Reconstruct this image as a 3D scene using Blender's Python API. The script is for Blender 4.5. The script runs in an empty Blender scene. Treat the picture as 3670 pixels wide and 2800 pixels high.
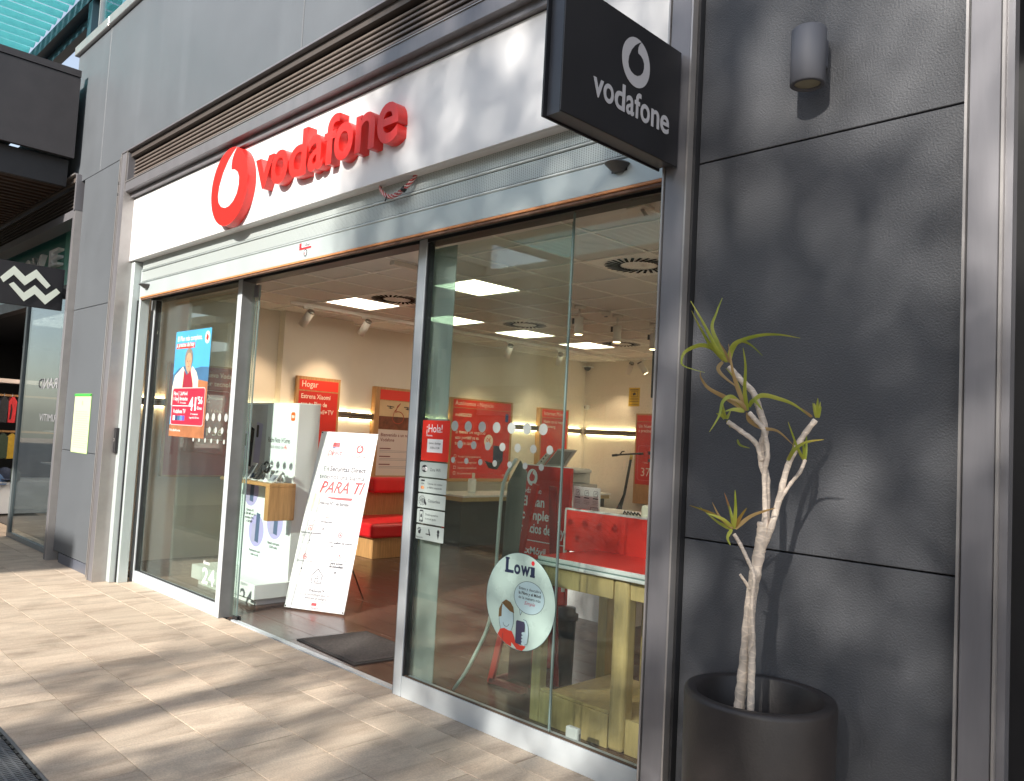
import bpy, bmesh, math, random
from mathutils import Vector, Matrix
random.seed(7)
R = math.radians
scene = bpy.context.scene
COL = scene.collection

# ---------------------------------------------------------------- camera, sky, sun, exposure
cam_d = bpy.data.cameras.new('camera')
cam_d.sensor_fit = 'HORIZONTAL'; cam_d.sensor_width = 36.0
cam_d.lens = 36.0 * 2886.18 / 3670.0
cam_d.clip_start = 0.05; cam_d.clip_end = 500
cam = bpy.data.objects.new('camera', cam_d); COL.objects.link(cam)
_r = Vector((0.70788145, 0.70434421, 0.05294427)); _u = Vector((0.0052915, -0.08024281, 0.9967613))
_f = Vector((-0.70631144, 0.70530868, 0.06052944))
cam.matrix_world = Matrix(((_r.x, _u.x, -_f.x, 0.0), (_r.y, _u.y, -_f.y, -3.0349), (_r.z, _u.z, -_f.z, 1.55), (0, 0, 0, 1)))
scene.camera = cam

SUN = Vector((0.22, -1.0, 0.56)).normalized()
world = bpy.data.worlds.new('World'); scene.world = world; world.use_nodes = True
wn = world.node_tree.nodes; wl = world.node_tree.links
sky = wn.new('ShaderNodeTexSky'); sky.sky_type = 'NISHITA'; sky.sun_disc = False
sky.sun_elevation = math.asin(SUN.z); sky.sun_rotation = math.atan2(SUN.x, SUN.y)
bg = wn['Background']; bg.inputs['Strength'].default_value = 0.15
hsv = wn.new('ShaderNodeHueSaturation'); hsv.inputs['Saturation'].default_value = 0.62   # white balance
wl.new(sky.outputs[0], hsv.inputs['Color']); wl.new(hsv.outputs[0], bg.inputs['Color'])
sun_d = bpy.data.lights.new('sun', 'SUN'); sun_d.energy = 4.5; sun_d.angle = R(1.1); sun_d.color = (1.0, 0.94, 0.85)
sun = bpy.data.objects.new('sun', sun_d); COL.objects.link(sun)
sun.rotation_euler = SUN.to_track_quat('Z', 'Y').to_euler(); sun.location = (5, -15, 12)
scene.view_settings.view_transform = 'Standard'; scene.view_settings.look = 'None'
scene.view_settings.exposure = 0.82; scene.view_settings.gamma = 1.0; scene.view_settings.use_curve_mapping = False
cy = scene.cycles
cy.max_bounces = 10; cy.diffuse_bounces = 4; cy.glossy_bounces = 4; cy.transparent_max_bounces = 24
cy.transmission_bounces = 6; cy.sample_clamp_indirect = 6.0; cy.use_denoising = True
cy.caustics_reflective = False; cy.caustics_refractive = False

# ---------------------------------------------------------------- materials
MATS = {}
def mat(name, col, rough=0.55, metal=0.0, var=0.0, vscale=6.0, bump=0.0, bscale=60.0, stretch=(1, 1, 1), rnd=0.0,
        emit=None, estr=0.0, spec=0.5, streak=0.0, coat=0.0):
    """procedural principled material: tone noise, fine relief, per-object variation"""
    if name in MATS: return MATS[name]
    m = bpy.data.materials.new(name); m.use_nodes = True; MATS[name] = m
    nt = m.node_tree; n = nt.nodes; l = nt.links; b = n['Principled BSDF']
    b.inputs['Roughness'].default_value = rough; b.inputs['Metallic'].default_value = metal
    b.inputs['Specular IOR Level'].default_value = spec
    if coat: b.inputs['Coat Weight'].default_value = coat
    b.inputs['Base Color'].default_value = (*col, 1)
    if emit:
        b.inputs['Emission Color'].default_value = (*emit, 1); b.inputs['Emission Strength'].default_value = estr
    src = None
    tc = n.new('ShaderNodeTexCoord'); mp = n.new('ShaderNodeMapping'); mp.inputs['Scale'].default_value = stretch
    l.new(tc.outputs['Object'], mp.inputs['Vector']); vec = mp.outputs[0]
    if rnd:
        oi = n.new('ShaderNodeObjectInfo'); ad = n.new('ShaderNodeVectorMath'); ad.operation = 'MULTIPLY_ADD'
        cb = n.new('ShaderNodeCombineXYZ')
        for i in range(3): l.new(oi.outputs['Random'], cb.inputs[i])
        ad.inputs[1].default_value = (37.0, 53.0, 71.0)
        l.new(cb.outputs[0], ad.inputs[0]); l.new(vec, ad.inputs[2]); vec = ad.outputs[0]
    if var:
        nz = n.new('ShaderNodeTexNoise'); nz.inputs['Scale'].default_value = vscale; nz.inputs['Detail'].default_value = 6
        nz.inputs['Roughness'].default_value = 0.62
        l.new(vec, nz.inputs['Vector'])
        mr = n.new('ShaderNodeMapRange'); mr.inputs['From Min'].default_value = 0.3; mr.inputs['From Max'].default_value = 0.7
        mr.inputs['To Min'].default_value = 1 - var; mr.inputs['To Max'].default_value = 1 + var
        l.new(nz.outputs['Fac'], mr.inputs['Value']); fac = mr.outputs[0]
        if rnd:
            mr2 = n.new('ShaderNodeMapRange'); mr2.inputs['To Min'].default_value = 1 - rnd; mr2.inputs['To Max'].default_value = 1 + rnd
            l.new(oi.outputs['Random'], mr2.inputs['Value'])
            mu = n.new('ShaderNodeMath'); mu.operation = 'MULTIPLY'; l.new(fac, mu.inputs[0]); l.new(mr2.outputs[0], mu.inputs[1]); fac = mu.outputs[0]
        if streak:
            n2 = n.new('ShaderNodeTexNoise'); n2.inputs['Scale'].default_value = 1.0; n2.inputs['Detail'].default_value = 4
            m3 = n.new('ShaderNodeMapping'); m3.inputs['Scale'].default_value = (2.2, 2.2, 0.16)
            l.new(tc.outputs['Object'], m3.inputs['Vector']); l.new(m3.outputs[0], n2.inputs['Vector'])
            r3 = n.new('ShaderNodeMapRange'); r3.inputs['From Min'].default_value = 0.55; r3.inputs['From Max'].default_value = 0.75
            r3.inputs['To Min'].default_value = 1; r3.inputs['To Max'].default_value = 1 + streak
            l.new(n2.outputs['Fac'], r3.inputs['Value'])
            mu = n.new('ShaderNodeMath'); mu.operation = 'MULTIPLY'; l.new(fac, mu.inputs[0]); l.new(r3.outputs[0], mu.inputs[1]); fac = mu.outputs[0]
        vm = n.new('ShaderNodeVectorMath'); vm.operation = 'SCALE'; vm.inputs[0].default_value = col
        l.new(fac, vm.inputs['Scale']); l.new(vm.outputs[0], b.inputs['Base Color'])
        rr = n.new('ShaderNodeMapRange'); rr.inputs['To Min'].default_value = max(0.02, rough - 0.1); rr.inputs['To Max'].default_value = min(1, rough + 0.1)
        l.new(nz.outputs['Fac'], rr.inputs['Value']); l.new(rr.outputs[0], b.inputs['Roughness'])
    if bump:
        nb = n.new('ShaderNodeTexNoise'); nb.inputs['Scale'].default_value = bscale; nb.inputs['Detail'].default_value = 3
        l.new(vec, nb.inputs['Vector'])
        bp = n.new('ShaderNodeBump'); bp.inputs['Strength'].default_value = 1.0; bp.inputs['Distance'].default_value = bump
        l.new(nb.outputs['Fac'], bp.inputs['Height']); l.new(bp.outputs[0], b.inputs['Normal'])
    return m

def emat(name, col, s):
    if name in MATS: return MATS[name]
    m = bpy.data.materials.new(name); m.use_nodes = True; MATS[name] = m
    n = m.node_tree.nodes; n.remove(n['Principled BSDF']); e = n.new('ShaderNodeEmission')
    e.inputs[0].default_value = (*col, 1); e.inputs[1].default_value = s
    m.node_tree.links.new(e.outputs[0], n['Material Output'].inputs[0]); return m

def glass(name, tint, boost=1.0, dust=0.0, frost=0.0):
    """thin architectural glass: tinted transparency under a fresnel reflection, a little dust"""
    m = bpy.data.materials.new(name); m.use_nodes = True; MATS[name] = m
    n = m.node_tree.nodes; l = m.node_tree.links; n.remove(n['Principled BSDF'])
    tr = n.new('ShaderNodeBsdfTransparent'); tr.inputs[0].default_value = (*tint, 1)
    gl = n.new('ShaderNodeBsdfGlossy'); gl.inputs['Roughness'].default_value = 0.0; gl.inputs[0].default_value = (0.9, 0.95, 0.95, 1)
    fr = n.new('ShaderNodeLayerWeight'); fr.inputs['Blend'].default_value = 0.5
    mth = n.new('ShaderNodeMapRange'); mth.inputs['From Min'].default_value = 0.0; mth.inputs['From Max'].default_value = 1.0
    pw = n.new('ShaderNodeMath'); pw.operation = 'POWER'; pw.inputs[1].default_value = 4.2
    l.new(fr.outputs['Facing'], pw.inputs[0])
    mth.inputs['To Min'].default_value = 0.035 * boost; mth.inputs['To Max'].default_value = 0.9
    l.new(pw.outputs[0], mth.inputs['Value'])
    mx = n.new('ShaderNodeMixShader'); l.new(mth.outputs[0], mx.inputs[0]); l.new(tr.outputs[0], mx.inputs[1]); l.new(gl.outputs[0], mx.inputs[2])
    out = mx.outputs[0]
    df = n.new('ShaderNodeBsdfDiffuse'); df.inputs[0].default_value = (0.72, 0.80, 0.76, 1)
    m2 = n.new('ShaderNodeMixShader'); l.new(out, m2.inputs[1]); l.new(df.outputs[0], m2.inputs[2])
    if dust:
        tc = n.new('ShaderNodeTexCoord'); nz = n.new('ShaderNodeTexNoise'); nz.inputs['Scale'].default_value = 240
        n3 = n.new('ShaderNodeTexNoise'); n3.inputs['Scale'].default_value = 1.6; n3.inputs['Detail'].default_value = 3
        l.new(tc.outputs['Object'], nz.inputs['Vector']); l.new(tc.outputs['Object'], n3.inputs['Vector'])
        mr = n.new('ShaderNodeMapRange'); mr.inputs['From Min'].default_value = 0.60; mr.inputs['From Max'].default_value = 0.72; mr.inputs['To Max'].default_value = 0.28
        mr3 = n.new('ShaderNodeMapRange'); mr3.inputs['From Min'].default_value = 0.4; mr3.inputs['From Max'].default_value = 0.65; mr3.inputs['To Min'].default_value = 0.1
        mu = n.new('ShaderNodeMath'); mu.operation = 'MULTIPLY'; ad = n.new('ShaderNodeMath'); ad.operation = 'ADD'; ad.inputs[1].default_value = dust
        l.new(nz.outputs['Fac'], mr.inputs['Value']); l.new(n3.outputs['Fac'], mr3.inputs['Value'])
        l.new(mr.outputs[0], mu.inputs[0]); l.new(mr3.outputs[0], mu.inputs[1]); l.new(mu.outputs[0], ad.inputs[0]); l.new(ad.outputs[0], m2.inputs[0])
    else: m2.inputs[0].default_value = frost
    l.new(m2.outputs[0], n['Material Output'].inputs[0]); return m

G_PANE = glass('pane_glass', (0.93, 0.96, 0.94), 1.0, dust=0.003)
G_LEAF = glass('leaf_glass', (0.91, 0.96, 0.93), 1.0, dust=0.003)
G_EDGE = mat('glass_edge', (0.22, 0.30, 0.29), 0.15)
G_FROST = glass('frosted_glass', (0.50, 0.62, 0.58), 1.0, frost=0.42)
CLAD = mat('fibre_cement', (0.068, 0.071, 0.080), 0.6, var=0.10, vscale=1.6, bump=0.0032, bscale=150, streak=0.10)
CLAD_S = mat('smooth_cement', (0.105, 0.115, 0.128), 0.55, var=0.09, vscale=1.2, bump=0.0004, bscale=90, streak=0.12)
POST = mat('brushed_grey_metal', (0.205, 0.20, 0.215), 0.42, 0.35, var=0.10, vscale=3, stretch=(4, 4, 0.4), bump=0.0001, bscale=200)
POST_E = mat('pale_metal_edge', (0.38, 0.36, 0.35), 0.35, 0.5, var=0.08)
DARKM = mat('dark_metal', (0.03, 0.03, 0.033), 0.45, 0.2, var=0.15)
LOUV = mat('warm_grey_slat_paint', (0.20, 0.165, 0.145), 0.45, 0.3, var=0.08)
ALU = mat('anodised_aluminium', (0.60, 0.65, 0.68), 0.38, 0.25, var=0.06, vscale=2, stretch=(0.5, 3, 3))
SHUT = mat('shutter_paint', (0.50, 0.56, 0.56), 0.4, 0.25, var=0.05, vscale=2)
GASK = mat('black_gasket', (0.015, 0.016, 0.018), 0.5)
WHITE = mat('white_board', (0.72, 0.72, 0.73), 0.42, var=0.015, vscale=1.0)
WPAINT = mat('white_laminate', (0.72, 0.73, 0.74), 0.35, var=0.02)
RED = mat('red_acrylic', (0.74, 0.045, 0.035), 0.3, var=0.06, vscale=4)
REDF = mat('red_print', (0.58, 0.025, 0.018), 0.45, var=0.10, vscale=3)
REDB = mat('red_print_bright', (0.72, 0.035, 0.02), 0.45)
REDD = mat('red_print_deep', (0.30, 0.012, 0.016), 0.4, var=0.12, vscale=2)
REDL = mat('red_leather', (0.55, 0.012, 0.018), 0.32, var=0.06, bump=0.0006, bscale=200)
OAK = mat('oak_veneer', (0.44, 0.24, 0.10), 0.42, var=0.22, vscale=5, stretch=(9, 9, 0.8), bump=0.0002, bscale=80)
OAKL = mat('pale_oak', (0.46, 0.35, 0.16), 0.42, var=0.18, vscale=5, stretch=(8, 8, 0.8), bump=0.0002, bscale=80)
BLACK = mat('black_plastic', (0.012, 0.012, 0.014), 0.35)
INK = mat('dark_ink', (0.02, 0.022, 0.028), 0.6)
INKG = mat('grey_ink', (0.30, 0.30, 0.32), 0.6)
INKW = mat('white_ink', (0.85, 0.85, 0.85), 0.5)
INKC = mat('cream_ink', (0.80, 0.70, 0.62), 0.5)
INKR = mat('red_ink', (0.72, 0.03, 0.04), 0.5)
GREY = mat('grey_vinyl', (0.42, 0.48, 0.46), 0.5, var=0.03)
WALL = mat('cream_plaster', (0.72, 0.67, 0.60), 0.8, var=0.03, vscale=2, bump=0.0003, bscale=120)
CEIL = mat('ceiling_tile', (0.68, 0.665, 0.64), 0.9, var=0.03, vscale=8, bump=0.0004, bscale=300, rnd=0.03)
TBAR = mat('ceiling_bar', (0.88, 0.87, 0.84), 0.5)

# ---------------------------------------------------------------- builders
class B:
    def __init__(s): s.bm = bmesh.new()
    def box(s, x0, x1, y0, y1, z0, z1, bev=0.0, seg=1):
        vs = [s.bm.verts.new(p) for p in ((x0,y0,z0),(x1,y0,z0),(x1,y1,z0),(x0,y1,z0),(x0,y0,z1),(x1,y0,z1),(x1,y1,z1),(x0,y1,z1))]
        fs = [s.bm.faces.new([vs[i] for i in q]) for q in ((3,2,1,0),(4,5,6,7),(0,1,5,4),(1,2,6,5),(2,3,7,6),(3,0,4,7))]
        if bev:
            es = set(e for f in fs for e in f.edges)
            bmesh.ops.bevel(s.bm, geom=list(es), offset=bev, segments=seg, affect='EDGES', profile=0.5)
        return s
    def poly(s, pts, vec):
        """closed prism: polygon pts (3D) extruded along vec"""
        v = Vector(vec); n = len(pts)
        a = [s.bm.verts.new(p) for p in pts]; b = [s.bm.verts.new(Vector(p) + v) for p in pts]
        try: s.bm.faces.new(a)
        except ValueError: pass
        s.bm.faces.new(b[::-1])
        for i in range(n): s.bm.faces.new((a[i], b[i], b[(i+1) % n], a[(i+1) % n]))
        return s
    def tube(s, path, rad, seg=8, caps=True):
        P = [Vector(p) for p in path]; n = len(P)
        if not isinstance(rad, (list, tuple)): rad = [rad] * n
        rings = []; ref = None
        for i, p in enumerate(P):
            t = (P[min(i+1, n-1)] - P[max(i-1, 0)]).normalized()
            if ref is None:
                ref = t.orthogonal().normalized()
            ref = (ref - t * ref.dot(t)).normalized(); w = t.cross(ref)
            rings.append([s.bm.verts.new(p + (ref * math.cos(a) + w * math.sin(a)) * rad[i]) for a in [2*math.pi*k/seg for k in range(seg)]])
        for i in range(n-1):
            for k in range(seg): 
                f = s.bm.faces.new((rings[i][k], rings[i][(k+1) % seg], rings[i+1][(k+1) % seg], rings[i+1][k])); f.smooth = True
        if caps: s.bm.faces.new(rings[0][::-1]); s.bm.faces.new(rings[-1])
        return s
    def lathe(s, prof, cx, cy, seg=48):
        """profile [(r,z)...] round a vertical axis"""
        rings = [[s.bm.verts.new((cx + r*math.cos(2*math.pi*k/seg), cy + r*math.sin(2*math.pi*k/seg), z)) for k in range(seg)] for r, z in prof]
        for i in range(len(rings)-1):
            for k in range(seg):
                f = s.bm.faces.new((rings[i][k], rings[i][(k+1) % seg], rings[i+1][(k+1) % seg], rings[i+1][k])); f.smooth = True
        return s
    def build(s, name, m, parent=None, smooth=False):
        bmesh.ops.recalc_face_normals(s.bm, faces=s.bm.faces)
        me = bpy.data.meshes.new(name); 
        if parent is not None:
            bmesh.ops.translate(s.bm, verts=s.bm.verts, vec=-wloc(parent))
        s.bm.to_mesh(me); s.bm.free()
        me.materials.append(m)
        o = bpy.data.objects.new(name, me); COL.objects.link(o)
        if parent is not None: o.parent = parent
        return o

def wloc(o):
    v = Vector((0, 0, 0))
    while o is not None: v += Vector(o.location); o = o.parent
    return v
def thing(name, label, cat, loc=(0, 0, 0), group=None):
    o = bpy.data.objects.new(name, None); COL.objects.link(o); o.location = loc; o.empty_display_size = 0.1
    o['label'] = label; o['category'] = cat
    if group: o['group'] = group
    return o
def tag(o, label, cat, group=None):
    o['label'] = label; o['category'] = cat
    if group: o['group'] = group
    return o
def struct(o): o['kind'] = 'structure'; return o
def bx(name, m, parent, x0, x1, y0, y1, z0, z1, bev=0.0, seg=1):
    return B().box(x0, x1, y0, y1, z0, z1, bev, seg).build(name, m, parent)
def dup(root, off, label=None):
    r = root.copy(); COL.objects.link(r); r.location = Vector(root.location) + Vector(off)
    if label: r['label'] = label
    for ch in list(root.children):
        c = ch.copy(); COL.objects.link(c); c.parent = r
        for g in ch.children:
            d = g.copy(); COL.objects.link(d); d.parent = c
    return r

# a flat frame: origin, u axis, v axis, outward normal
class F:
    def __init__(s, o, u, v): s.o = Vector(o); s.u = Vector(u).normalized(); s.v = Vector(v).normalized(); s.n = s.u.cross(s.v)
    def p(s, a, b, d=0.0): return s.o + s.u * a + s.v * b + s.n * d
def FAC(x, z, y=0.0): return F((x, y, z), (1, 0, 0), (0, 0, 1))          # faces the street (-y)
def SID(y, z, x=0.0): return F((x, y, z), (0, 1, 0), (0, 0, 1))          # faces +x
def shp(fr, pts, name, m, parent, d=0.001, t=0.001):
    """flat print: polygon pts (u,v) lying d proud of the frame with thickness t"""
    return B().poly([fr.p(a, b, d) for a, b in pts], fr.n * t).build(name, m, parent)
def rect(fr, u0, u1, v0, v1, name, m, parent, d=0.001, t=0.001):
    return shp(fr, [(u0, v0), (u1, v0), (u1, v1), (u0, v1)], name, m, parent, d, t)
def ell(cu, cv, ru, rv, n=32, a0=0, a1=360):
    return [(cu + ru*math.cos(R(a0 + (a1-a0)*k/n)), cv + rv*math.sin(R(a0 + (a1-a0)*k/n))) for k in range(n + (0 if a1-a0 == 360 else 1))]
def rrect(u0, u1, v0, v1, r, n=4):
    pts = []
    for cu, cv, a in ((u1-r, v1-r, 0), (u0+r, v1-r, 90), (u0+r, v0+r, 180), (u1-r, v0+r, 270)):
        pts += [(cu + r*math.cos(R(a + 90*k/n)), cv + r*math.sin(R(a + 90*k/n))) for k in range(n+1)]
    return pts
def text(fr, s, u, v, size, m, parent, name='lettering', d=0.003, bold=0.0, align='LEFT', fit=None, ext=0.0, shear=0.0, res=2, sy=1.0, rot=0.0):
    c = bpy.data.curves.new(name, 'FONT'); c.body = s; c.size = 1.0; c.align_x = align; c.offset = bold; c.extrude = 0.0
    c.resolution_u = res; c.shear = shear; c.fill_mode = 'FRONT' if not ext else 'BOTH'
    if ext: c.extrude = 0.5
    o = bpy.data.objects.new(name, c); me = bpy.data.meshes.new_from_object(o)
    xs = [w.co.x for w in me.vertices] or [0]; W_ = max(xs) - min(xs)
    k = size; kx = size if fit is None else fit / max(W_, 1e-6)
    cr, sr = math.cos(rot), math.sin(rot)
    for w in me.vertices:
        x, y = w.co.x * kx, w.co.y * k * sy
        zz = (w.co.z + 0.5) * ext if ext else 0.0
        w.co = fr.p(u + x*cr - y*sr, v + x*sr + y*cr, d + zz) - wloc(parent)
    me.materials.clear(); me.materials.append(m)
    bpy.data.objects.remove(o); bpy.data.curves.remove(c)
    t = bpy.data.objects.new(name, me); COL.objects.link(t); t.parent = parent
    return t

def drop_shape(fr, cu, cv, w, h, face, dropm, parent, thick, d=0.0):
    """oval badge with a drop-shaped counter curling up to the rim (outline from smooth points)"""
    outer = ell(cu, cv, w/2, h/2, 48)
    body = shp(fr, outer, 'emblem_disc', face, parent, d, thick)
    # drop: tip at top, hook on right shoulder
    dp = [(0.10, 0.49), (0.02, 0.44), (-0.10, 0.34), (-0.20, 0.20), (-0.25, 0.04), (-0.24, -0.10), (-0.17, -0.22), (-0.05, -0.285),
          (0.08, -0.27), (0.18, -0.19), (0.235, -0.06), (0.235, 0.06), (0.19, 0.16), (0.11, 0.22), (0.03, 0.235), (0.00, 0.245), (0.01, 0.32), (0.05, 0.42)]
    shp(fr, [(cu + a*w, cv + b*h) for a, b in dp], 'emblem_drop', dropm, parent, d + thick + 0.0005, 0.002)
    return body

# ================================================================ SETTING
def ground_mat():
    m = bpy.data.materials.new('paver_far'); m.use_nodes = True; n = m.node_tree.nodes; l = m.node_tree.links; b = n['Principled BSDF']
    tc = n.new('ShaderNodeTexCoord'); br = n.new('ShaderNodeTexBrick'); br.inputs['Scale'].default_value = 1.0
    br.inputs['Brick Width'].default_value = 0.6; br.inputs['Row Height'].default_value = 0.375; br.inputs['Mortar Size'].default_value = 0.004
    br.inputs['Color1'].default_value = (0.42, 0.33, 0.25, 1); br.inputs['Color2'].default_value = (0.34, 0.27, 0.21, 1); br.inputs['Mortar'].default_value = (0.12, 0.10, 0.08, 1)
    l.new(tc.outputs['Object'], br.inputs['Vector']); l.new(br.outputs['Color'], b.inputs['Base Color']); b.inputs['Roughness'].default_value = 0.75
    return m
def paver_mat():
    m = bpy.data.materials.new('sandstone_paver'); m.use_nodes = True; n = m.node_tree.nodes; l = m.node_tree.links; b = n['Principled BSDF']
    tc = n.new('ShaderNodeTexCoord'); oi = n.new('ShaderNodeObjectInfo')
    cb = n.new('ShaderNodeCombineXYZ')
    for i in range(3): l.new(oi.outputs['Random'], cb.inputs[i])
    ad = n.new('ShaderNodeVectorMath'); ad.operation = 'MULTIPLY_ADD'; ad.inputs[1].default_value = (91, 47, 13)
    l.new(cb.outputs[0], ad.inputs[0]); l.new(tc.outputs['Object'], ad.inputs[2])
    mp = n.new('ShaderNodeMapping'); mp.inputs['Scale'].default_value = (6.0, 1.1, 1); l.new(ad.outputs[0], mp.inputs['Vector'])
    n1 = n.new('ShaderNodeTexNoise'); n1.inputs['Scale'].default_value = 1.5; n1.inputs['Detail'].default_value = 8; n1.inputs['Roughness'].default_value = 0.65
    n1.inputs['Distortion'].default_value = 0.6
    l.new(mp.outputs[0], n1.inputs['Vector'])
    cr = n.new('ShaderNodeValToRGB'); e = cr.color_ramp.elements
    e[0].position = 0.28; e[0].color = (0.39, 0.30, 0.225, 1); e[1].position = 0.72; e[1].color = (0.66, 0.55, 0.43, 1)
    e2 = cr.color_ramp.elements.new(0.5); e2.color = (0.56, 0.455, 0.35, 1)
    l.new(n1.outputs['Fac'], cr.inputs[0])
    n2 = n.new('ShaderNodeTexNoise'); n2.inputs['Scale'].default_value = 120; n2.inputs['Detail'].default_value = 2
    l.new(ad.outputs[0], n2.inputs['Vector'])
    r2 = n.new('ShaderNodeMapRange'); r2.inputs['From Min'].default_value = 0.3; r2.inputs['From Max'].default_value = 0.7; r2.inputs['To Min'].default_value = 0.86; r2.inputs['To Max'].default_value = 1.12
    l.new(n2.outputs['Fac'], r2.inputs['Value'])
    r3 = n.new('ShaderNodeMapRange'); r3.inputs['To Min'].default_value = 0.88; r3.inputs['To Max'].default_value = 1.10; l.new(oi.outputs['Random'], r3.inputs['Value'])
    n4 = n.new('ShaderNodeTexNoise'); n4.inputs['Scale'].default_value = 3.2; n4.inputs['Detail'].default_value = 4; l.new(ad.outputs[0], n4.inputs['Vector'])
    r4 = n.new('ShaderNodeMapRange'); r4.inputs['From Min'].default_value = 0.58; r4.inputs['From Max'].default_value = 0.75; r4.inputs['To Min'].default_value = 1.0; r4.inputs['To Max'].default_value = 0.72
    l.new(n4.outputs['Fac'], r4.inputs['Value'])
    m1 = n.new('ShaderNodeMath'); m1.operation = 'MULTIPLY'; l.new(r2.outputs[0], m1.inputs[0]); l.new(r3.outputs[0], m1.inputs[1])
    m2 = n.new('ShaderNodeMath'); m2.operation = 'MULTIPLY'; l.new(m1.outputs[0], m2.inputs[0]); l.new(r4.outputs[0], m2.inputs[1])
    vm = n.new('ShaderNodeVectorMath'); vm.operation = 'SCALE'; l.new(cr.outputs[0], vm.inputs[0]); l.new(m2.outputs[0], vm.inputs['Scale'])
    l.new(vm.outputs[0], b.inputs['Base Color']); b.inputs['Roughness'].default_value = 0.62
    bp = n.new('ShaderNodeBump'); bp.inputs['Distance'].default_value = 0.0009; l.new(n1.outputs['Fac'], bp.inputs['Height']); l.new(bp.outputs[0], b.inputs['Normal'])
    return m
PAVF = ground_mat(); PAV = paver_mat()
g = B().box(-60, 40, -45, 30, -0.5, -0.045).build('ground', PAVF); struct(g)
GROUT = mat('grout', (0.06, 0.05, 0.042), 0.9, var=0.2, vscale=30)
pav = struct(B().box(-15.0, 2.2, -4.95, 0.04, -0.044, -0.006).build('pavement', GROUT))
def paver_mesh(w, h):
    b = B().box(-w/2+0.0022, w/2-0.0022, -h/2+0.0022, h/2-0.0022, -0.03, 0, 0.0012)
    me = bpy.data.meshes.new('paving_stone'); bmesh.ops.recalc_face_normals(b.bm, faces=b.bm.faces); b.bm.to_mesh(me); b.bm.free(); me.materials.append(PAV); return me
rows = [(0.04, -0.165, -4.53), (-0.165, -0.41, -3.66), (-0.41, -0.785, -3.98), (-0.785, -1.155, -4.28), (-1.155, -1.54, -4.61), (-1.54, -1.875, -4.9),
        (-2.045, -2.42, -4.3), (-2.42, -2.8, -4.6), (-2.8, -3.18, -4.9), (-3.18, -3.56, -4.45), (-3.56, -3.94, -4.75), (-3.94, -4.32, -4.3)]
pm = {}
for y1, y0, xs in rows:
    h = round(y1 - y0, 3)
    if h not in pm: pm[h] = paver_mesh(0.6, h)
    k0 = math.ceil((-14.4 - xs) / 0.6)
    for k in range(k0, k0 + 28):
        x = xs + k * 0.6 + 0.3
        if x > 1.9 or (y1 < -2 and x < -9.5): continue
        o = bpy.data.objects.new('paving_stone', pm[h]); COL.objects.link(o); o.parent = pav
        o.location = (x, (y0 + y1) / 2, random.uniform(-0.0012, 0.0006)); o.rotation_euler = (random.uniform(-1, 1)*0.0012, random.uniform(-1, 1)*0.0012, 0)
# drainage channel along the paving
gr = thing('drain_channel', 'long grey metal drain grate set in the stone paving', 'drain', (-4, -1.96, 0))
GRATE = mat('galvanised_grate', (0.20, 0.21, 0.22), 0.5, 0.5, var=0.15, vscale=20)
bx('trough', BLACK, gr, -15, 2, -2.04, -1.88, -0.04, -0.028)
for y0, y1 in ((-2.045, -2.030), (-1.890, -1.875)): bx('rail', GRATE, gr, -15, 2, y0, y1, -0.028, 0.0)
gb = B()
for i in range(3): gb.box(-15, 2, -2.03+0.02+i*0.035, -2.03+0.03+i*0.035, -0.02, -0.003)
for i in range(430): gb.box(-9.0+i*0.022, -9.0+i*0.022+0.011, -2.03, -1.905, -0.018, -0.002)
o = gb.build('grate_bars', GRATE, gr); o['kind'] = 'stuff'
bb = B()
for i in range(60): bb.box(-6.5+i*0.07, -6.5+i*0.07+0.05, -1.903, -1.892, -0.006, 0.0005)
o = bb.build('slot_strip', BLACK, gr); o['kind'] = 'stuff'

# shop interior shell
WOOD = mat('red_brown_floor_plank', (0.092, 0.050, 0.038), 0.24, var=0.28, vscale=2.2, stretch=(1.2, 9, 1), rnd=0.22, bump=0.0002, bscale=40)
fl = struct(B().box(-9.32, -1.62, 0.075, 8.12, -0.04, -0.004).build('floor', mat('floor_gap', (0.03, 0.02, 0.015), 0.8)))
pw, pl = 0.24, 1.2
b_ = B().box(-pl/2+0.0012, pl/2-0.0012, -pw/2+0.0012, pw/2-0.0012, -0.01, 0, 0.0012)
pme = bpy.data.meshes.new('floor_plank'); bmesh.ops.recalc_face_normals(b_.bm, faces=b_.bm.faces); b_.bm.to_mesh(pme); b_.bm.free(); pme.materials.append(WOOD)
j = 0; y = 0.09
while y < 8.1:
    x = -9.3 + random.uniform(-0.9, 0)
    while x < -1.7:
        xa, xb = max(x, -9.3), min(x + pl, -1.64)
        if xb - xa > 0.1:
            o = bpy.data.objects.new('floor_plank', pme); COL.objects.link(o); o.parent = fl
            o.location = ((xa+xb)/2, y + pw/2, 0); o.scale = ((xb-xa)/pl, 1, 1)
        x += pl
    y += pw
bx('threshold', ALU, fl, -6.10, -3.915, 0.045, 0.088, -0.04, 0.006)
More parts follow.
